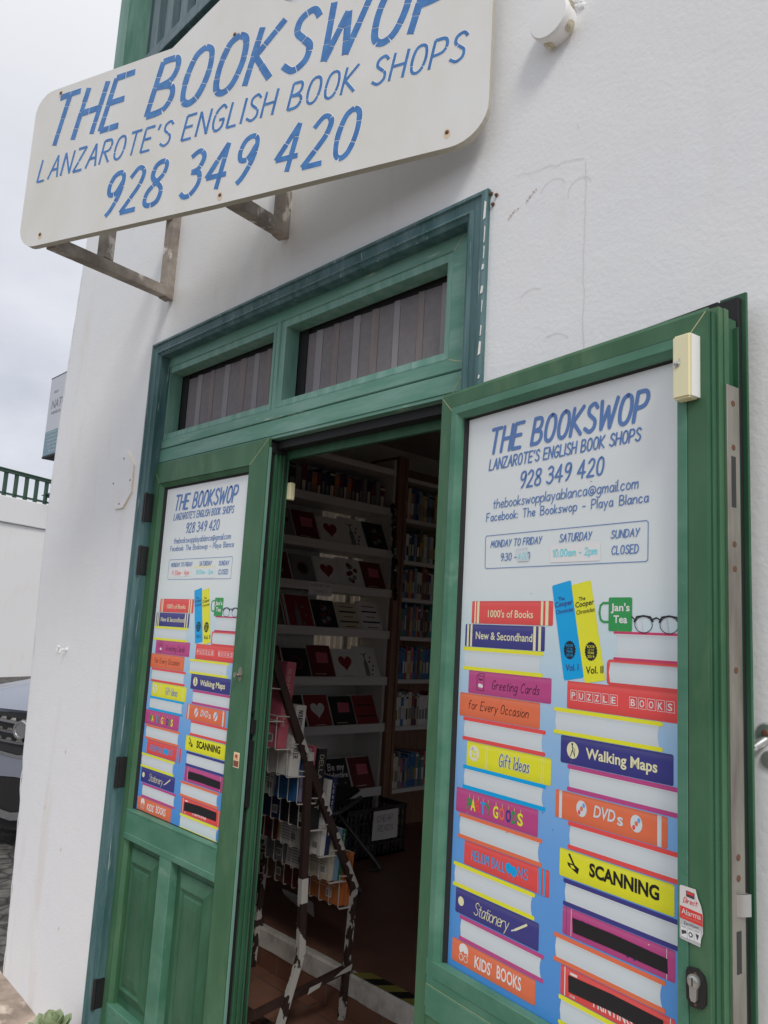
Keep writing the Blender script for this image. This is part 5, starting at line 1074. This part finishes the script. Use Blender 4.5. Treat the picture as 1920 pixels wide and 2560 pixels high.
g = MB(); g.tube([(.9, .06, .9), (1.3, .5, .9)], .015, 8); g.tube([(.9, .06, .5), (1.3, .5, .5)], .015, 8); build_each(g, 'arm', M['dark'], ns)

M['farwall'] = wall_mat('sunlit_lime_wall', P(226, 226, 220, .66), P(214, 214, 208, .66), P(206, 200, 188))
bp = Vector((-20.07, 6.24, 0)); bd = Vector((-.4, .9165, 0)); an = math.atan2(bd.y, bd.x)
fw = thing('boundary_wall', 'tall lime-washed boundary wall across the side street', 'wall', (bp.x, bp.y, -.2), an)
g = MB(); nx, nz = 40, 10; rf = random.Random(6); vs = []
for j in range(nz + 1):
    for i in range(nx + 1): vs.append((-14 + 30 * i / nx, rf.uniform(-.012, .012), 4.15 * j / nz))
g.add(vs, [(j * (nx + 1) + i, j * (nx + 1) + i + 1, (j + 1) * (nx + 1) + i + 1, (j + 1) * (nx + 1) + i) for j in range(nz) for i in range(nx)], 0, True)
g.box(-14, 16, .03, .5, 0, 4.14, 0); g.build('wall_face', M['farwall'], fw)
g = MB(); g.box(-14, 16, -.06, .5, 4.16, 4.87, 0); g.build('coping', mat('white_band', P(232, 232, 230, .66), .8), fw, bevel=.02)
fr = thing('balustrade', 'green timber balustrade along the top of the far wall', 'railing', (bp.x, bp.y, 4.67), an)
M['grail'] = mat('green_rail', P(52, 76, 64), .6)
g = MB(); g.box(-14, 16, .0, .12, .66, .73, 0); g.box(-14, 16, -.02, .14, .73, .76, 0); g.build('top_rail', M['grail'], fr)
g = MB(); g.box(-14, 16, .02, .1, .06, .11, 0); g.build('bottom_rail', M['grail'], fr)
x = -4.6
while x < 4.2:
    g = MB(); g.box(x, x + .082, .02, .1, .0, .66, 0); g.build('baluster', M['grail'], fr); x += .36
for (a, b, y, z0, z1, lb) in ((-9, .5, 5.5, 3.9, 5.05, 'low white terrace house behind the green balustrade'), (1.1, 7, 8, 3.9, 4.95, 'further white flat-roofed house behind the balustrade')):
    h_ = thing('white_house', lb, 'house', (bp.x, bp.y, 0), an); g = MB(); g.box(a, b, y, y + 6, -.2, z1, 0); g.build('wall', M['farwall'], h_); g = MB(); g.box(a + 1, a + 2.1, y - .02, y + .1, z1 - 1.0, z1 - .2, 0); g.build('window', mat('dim_window', (.12, .14, .16), .2), h_)
pr_ = thing('parasol', 'dark folded parasol top showing between the balusters', 'parasol', (bp.x + bd.x * .35 - .3, bp.y + bd.y * .35 + .9, 4.67), an)
g = MB(); g.lathe([(.55, .30), (.25, .44), (.02, .52)], (0, 0, 0), 'z', 8, 0); g.build('canopy', mat('slate_canvas', (.07, .07, .09), .9), pr_); g = MB(); g.tube([(0, 0, -.5), (0, 0, .5)], .02, 8); g.build('pole', M['white'], pr_)

# parked car, nose towards the street
cx_ = thing('parked_car', 'silver sport utility car parked nose-on beyond the wall corner', 'car', (-3.40, .90, -.17), R(-62))
M['carp'] = mat('silver_car_paint', P(128, 133, 146), .25, metal=.35, spec=.6); M['glassd'] = mat('tinted_glass', (.03, .035, .04), .05, spec=.8); M['chrome'] = mat('chrome_trim', (.62, .63, .66), .15, metal=.9); M['tyre'] = mat('tyre_rubber', (.02, .02, .02), .8)
def loft(mb, secs, m):
    n = len(secs[0]); vs = [p for s in secs for p in s]
    mb.add(vs, [(i * n + j, i * n + j + 1, (i + 1) * n + j + 1, (i + 1) * n + j) for i in range(len(secs) - 1) for j in range(n - 1)], m, True)
    mb.add(secs[0], [tuple(range(n))], m); mb.add(secs[-1], [tuple(range(n))], m)
def sec(x, hw, zb, zs, zt, bow=0):
    pts = [(hw * .90, zb), (hw * .98, zb + .12), (hw, (zb + zs) / 2), (hw * .98, zs), (hw * .88, zs + (zt - zs) * .6), (hw * .5, zt - .005), (0, zt)]
    pts = [(a, z) for a, z in pts] + [(-a, z) for a, z in pts[-2::-1]]
    return [(x - bow * (abs(a) / .92) ** 2.2, a, z) for a, z in pts]
g = MB(); loft(g, [sec(-.02, .82, .42, .86, .98, .22), sec(-.12, .9, .30, .95, 1.06, .16), sec(-.5, .93, .26, 1.02, 1.13, .05), sec(-1.15, .94, .25, 1.06, 1.2), sec(-2.4, .94, .25, 1.06, 1.12), sec(-3.9, .93, .27, 1.08, 1.14), sec(-4.35, .86, .42, 1.0, 1.06)], 0)
g.build('body', M['carp'], cx_)
def csec(x, hb, ht, zb, zt): 
    p = [(hb, zb), ((hb + ht) / 2 + .02, (zb + zt) / 2), (ht, zt - .06), (ht * .8, zt - .01), (0, zt)]; return [(x, a, z) for a, z in p] + [(x, -a, z) for a, z in p[-2::-1]]
g = MB(); loft(g, [csec(-1.1, .80, .72, 1.16, 1.19), csec(-1.75, .86, .68, 1.12, 1.60), csec(-2.5, .87, .70, 1.1, 1.67), csec(-3.7, .86, .68, 1.12, 1.60), csec(-4.25, .80, .62, 1.1, 1.2)], 0); g.build('windscreen', M['glassd'], cx_)
g = MB(); loft(g, [[(x, a, z + .012) for a, z in ((.7, zt - .05), (.55, zt), (0, zt + .008), (-.55, zt), (-.7, zt - .05))] for x, zt in ((-1.78, 1.60), (-2.5, 1.67), (-3.75, 1.60))], 0); g.build('roof', M['carp'], cx_)
def front(y, z, dx=0): return (-.02 - .22 * (abs(y) / .92) ** 2.2 + dx - max(0, z - .86) * .5, y, z)
def patch(mb, y0, y1, f0, f1, dx, m, n=14):
    vs = []
    for i in range(n + 1): y = y0 + (y1 - y0) * i / n; vs += [front(y, f0(y), dx), front(y, f1(y), dx)]
    mb.add(vs, [(2 * i, 2 * i + 2, 2 * i + 3, 2 * i + 1) for i in range(n)], m, True)
g = MB(); patch(g, -.62, .62, lambda y: .66 + .1 * abs(y), lambda y: .95, .012, 0); grl = g.build('grille', M['blk'], cx_)
g = MB()
for z in (.74, .81, .88):
    patch(g, -.58, .58, lambda y: z - .004 + .05 * abs(y), lambda y: z + .014 + .05 * abs(y), .024, 2)
    for k in range(-5, 6): g.add([front(k * .1 - .03, z + .016 + .05 * abs(k * .1), .026), front(k * .1 + .03, z + .016 + .05 * abs(k * .1), .026), front(k * .1 + .018, z + .034 + .05 * abs(k * .1), .026), front(k * .1 - .018, z + .034 + .05 * abs(k * .1), .026)], [(0, 1, 2, 3)], 1)
patch(g, -.66, .66, lambda y: .635 + .1 * abs(y), lambda y: .66 + .1 * abs(y), .026, 0)
g.lathe([(.065, .0), (.07, .004), (.066, .012), (.05, .012), (.05, .006)], (.0, 0, .84), 'x', 24, 0); g.build('grille_bar', [M['chrome'], M['steel'], mat('grey_grille_bar', (.12, .12, .13), .4)], grl)
g = MB(); patch(g, -.8, .8, lambda y: .22, lambda y: .50 - .06 * abs(y), .016, 0); patch(g, -.6, .6, lambda y: .12, lambda y: .24, -.03, 0); g.build('lower_intake', M['blk'], cx_)
g = MB(); patch(g, -.62, .62, lambda y: .505 - .05 * abs(y), lambda y: .645 + .09 * abs(y), .022, 0); g.build('bumper', M['carp'], cx_)
g = MB(); patch(g, -.5, .5, lambda y: .20 + .28 * abs(y) ** 1.3, lambda y: .255 + .3 * abs(y) ** 1.3, .03, 0); g.build('skid_plate', M['chrome'], cx_)
for s in (-1, 1):
    g = MB(); patch(g, s * .64, s * .88, lambda y: .80, lambda y: .93, .016, 0, 6); g.build('headlight', M['glassd'], cx_)
    for xw in (-.85, -3.5):
        wv = MB(); wv.lathe([(.22, -.1), (.34, -.1), (.36, -.07), (.36, .07), (.34, .1), (.22, .1)], (0, 0, 0), 'x', 28, 0); wv.lathe([(.22, -.06), (.22, .085), (.06, .07)], (0, 0, 0), 'x', 20, 1)
        wv.v = [(p[1] + xw, s * (p[0]) + s * .84, p[2] + .36) for p in wv.v]; wv.build('wheel', [M['tyre'], M['steel']], cx_)
    g = MB(); g.cbox(-1.55, -1.4, s * .95 - .09 if s > 0 else s * .95 - .1, s * .95 + .1 if s > 0 else s * .95 + .09, 1.08, 1.22, .03, 0); g.build('wing_mirror', M['carp'], cx_)
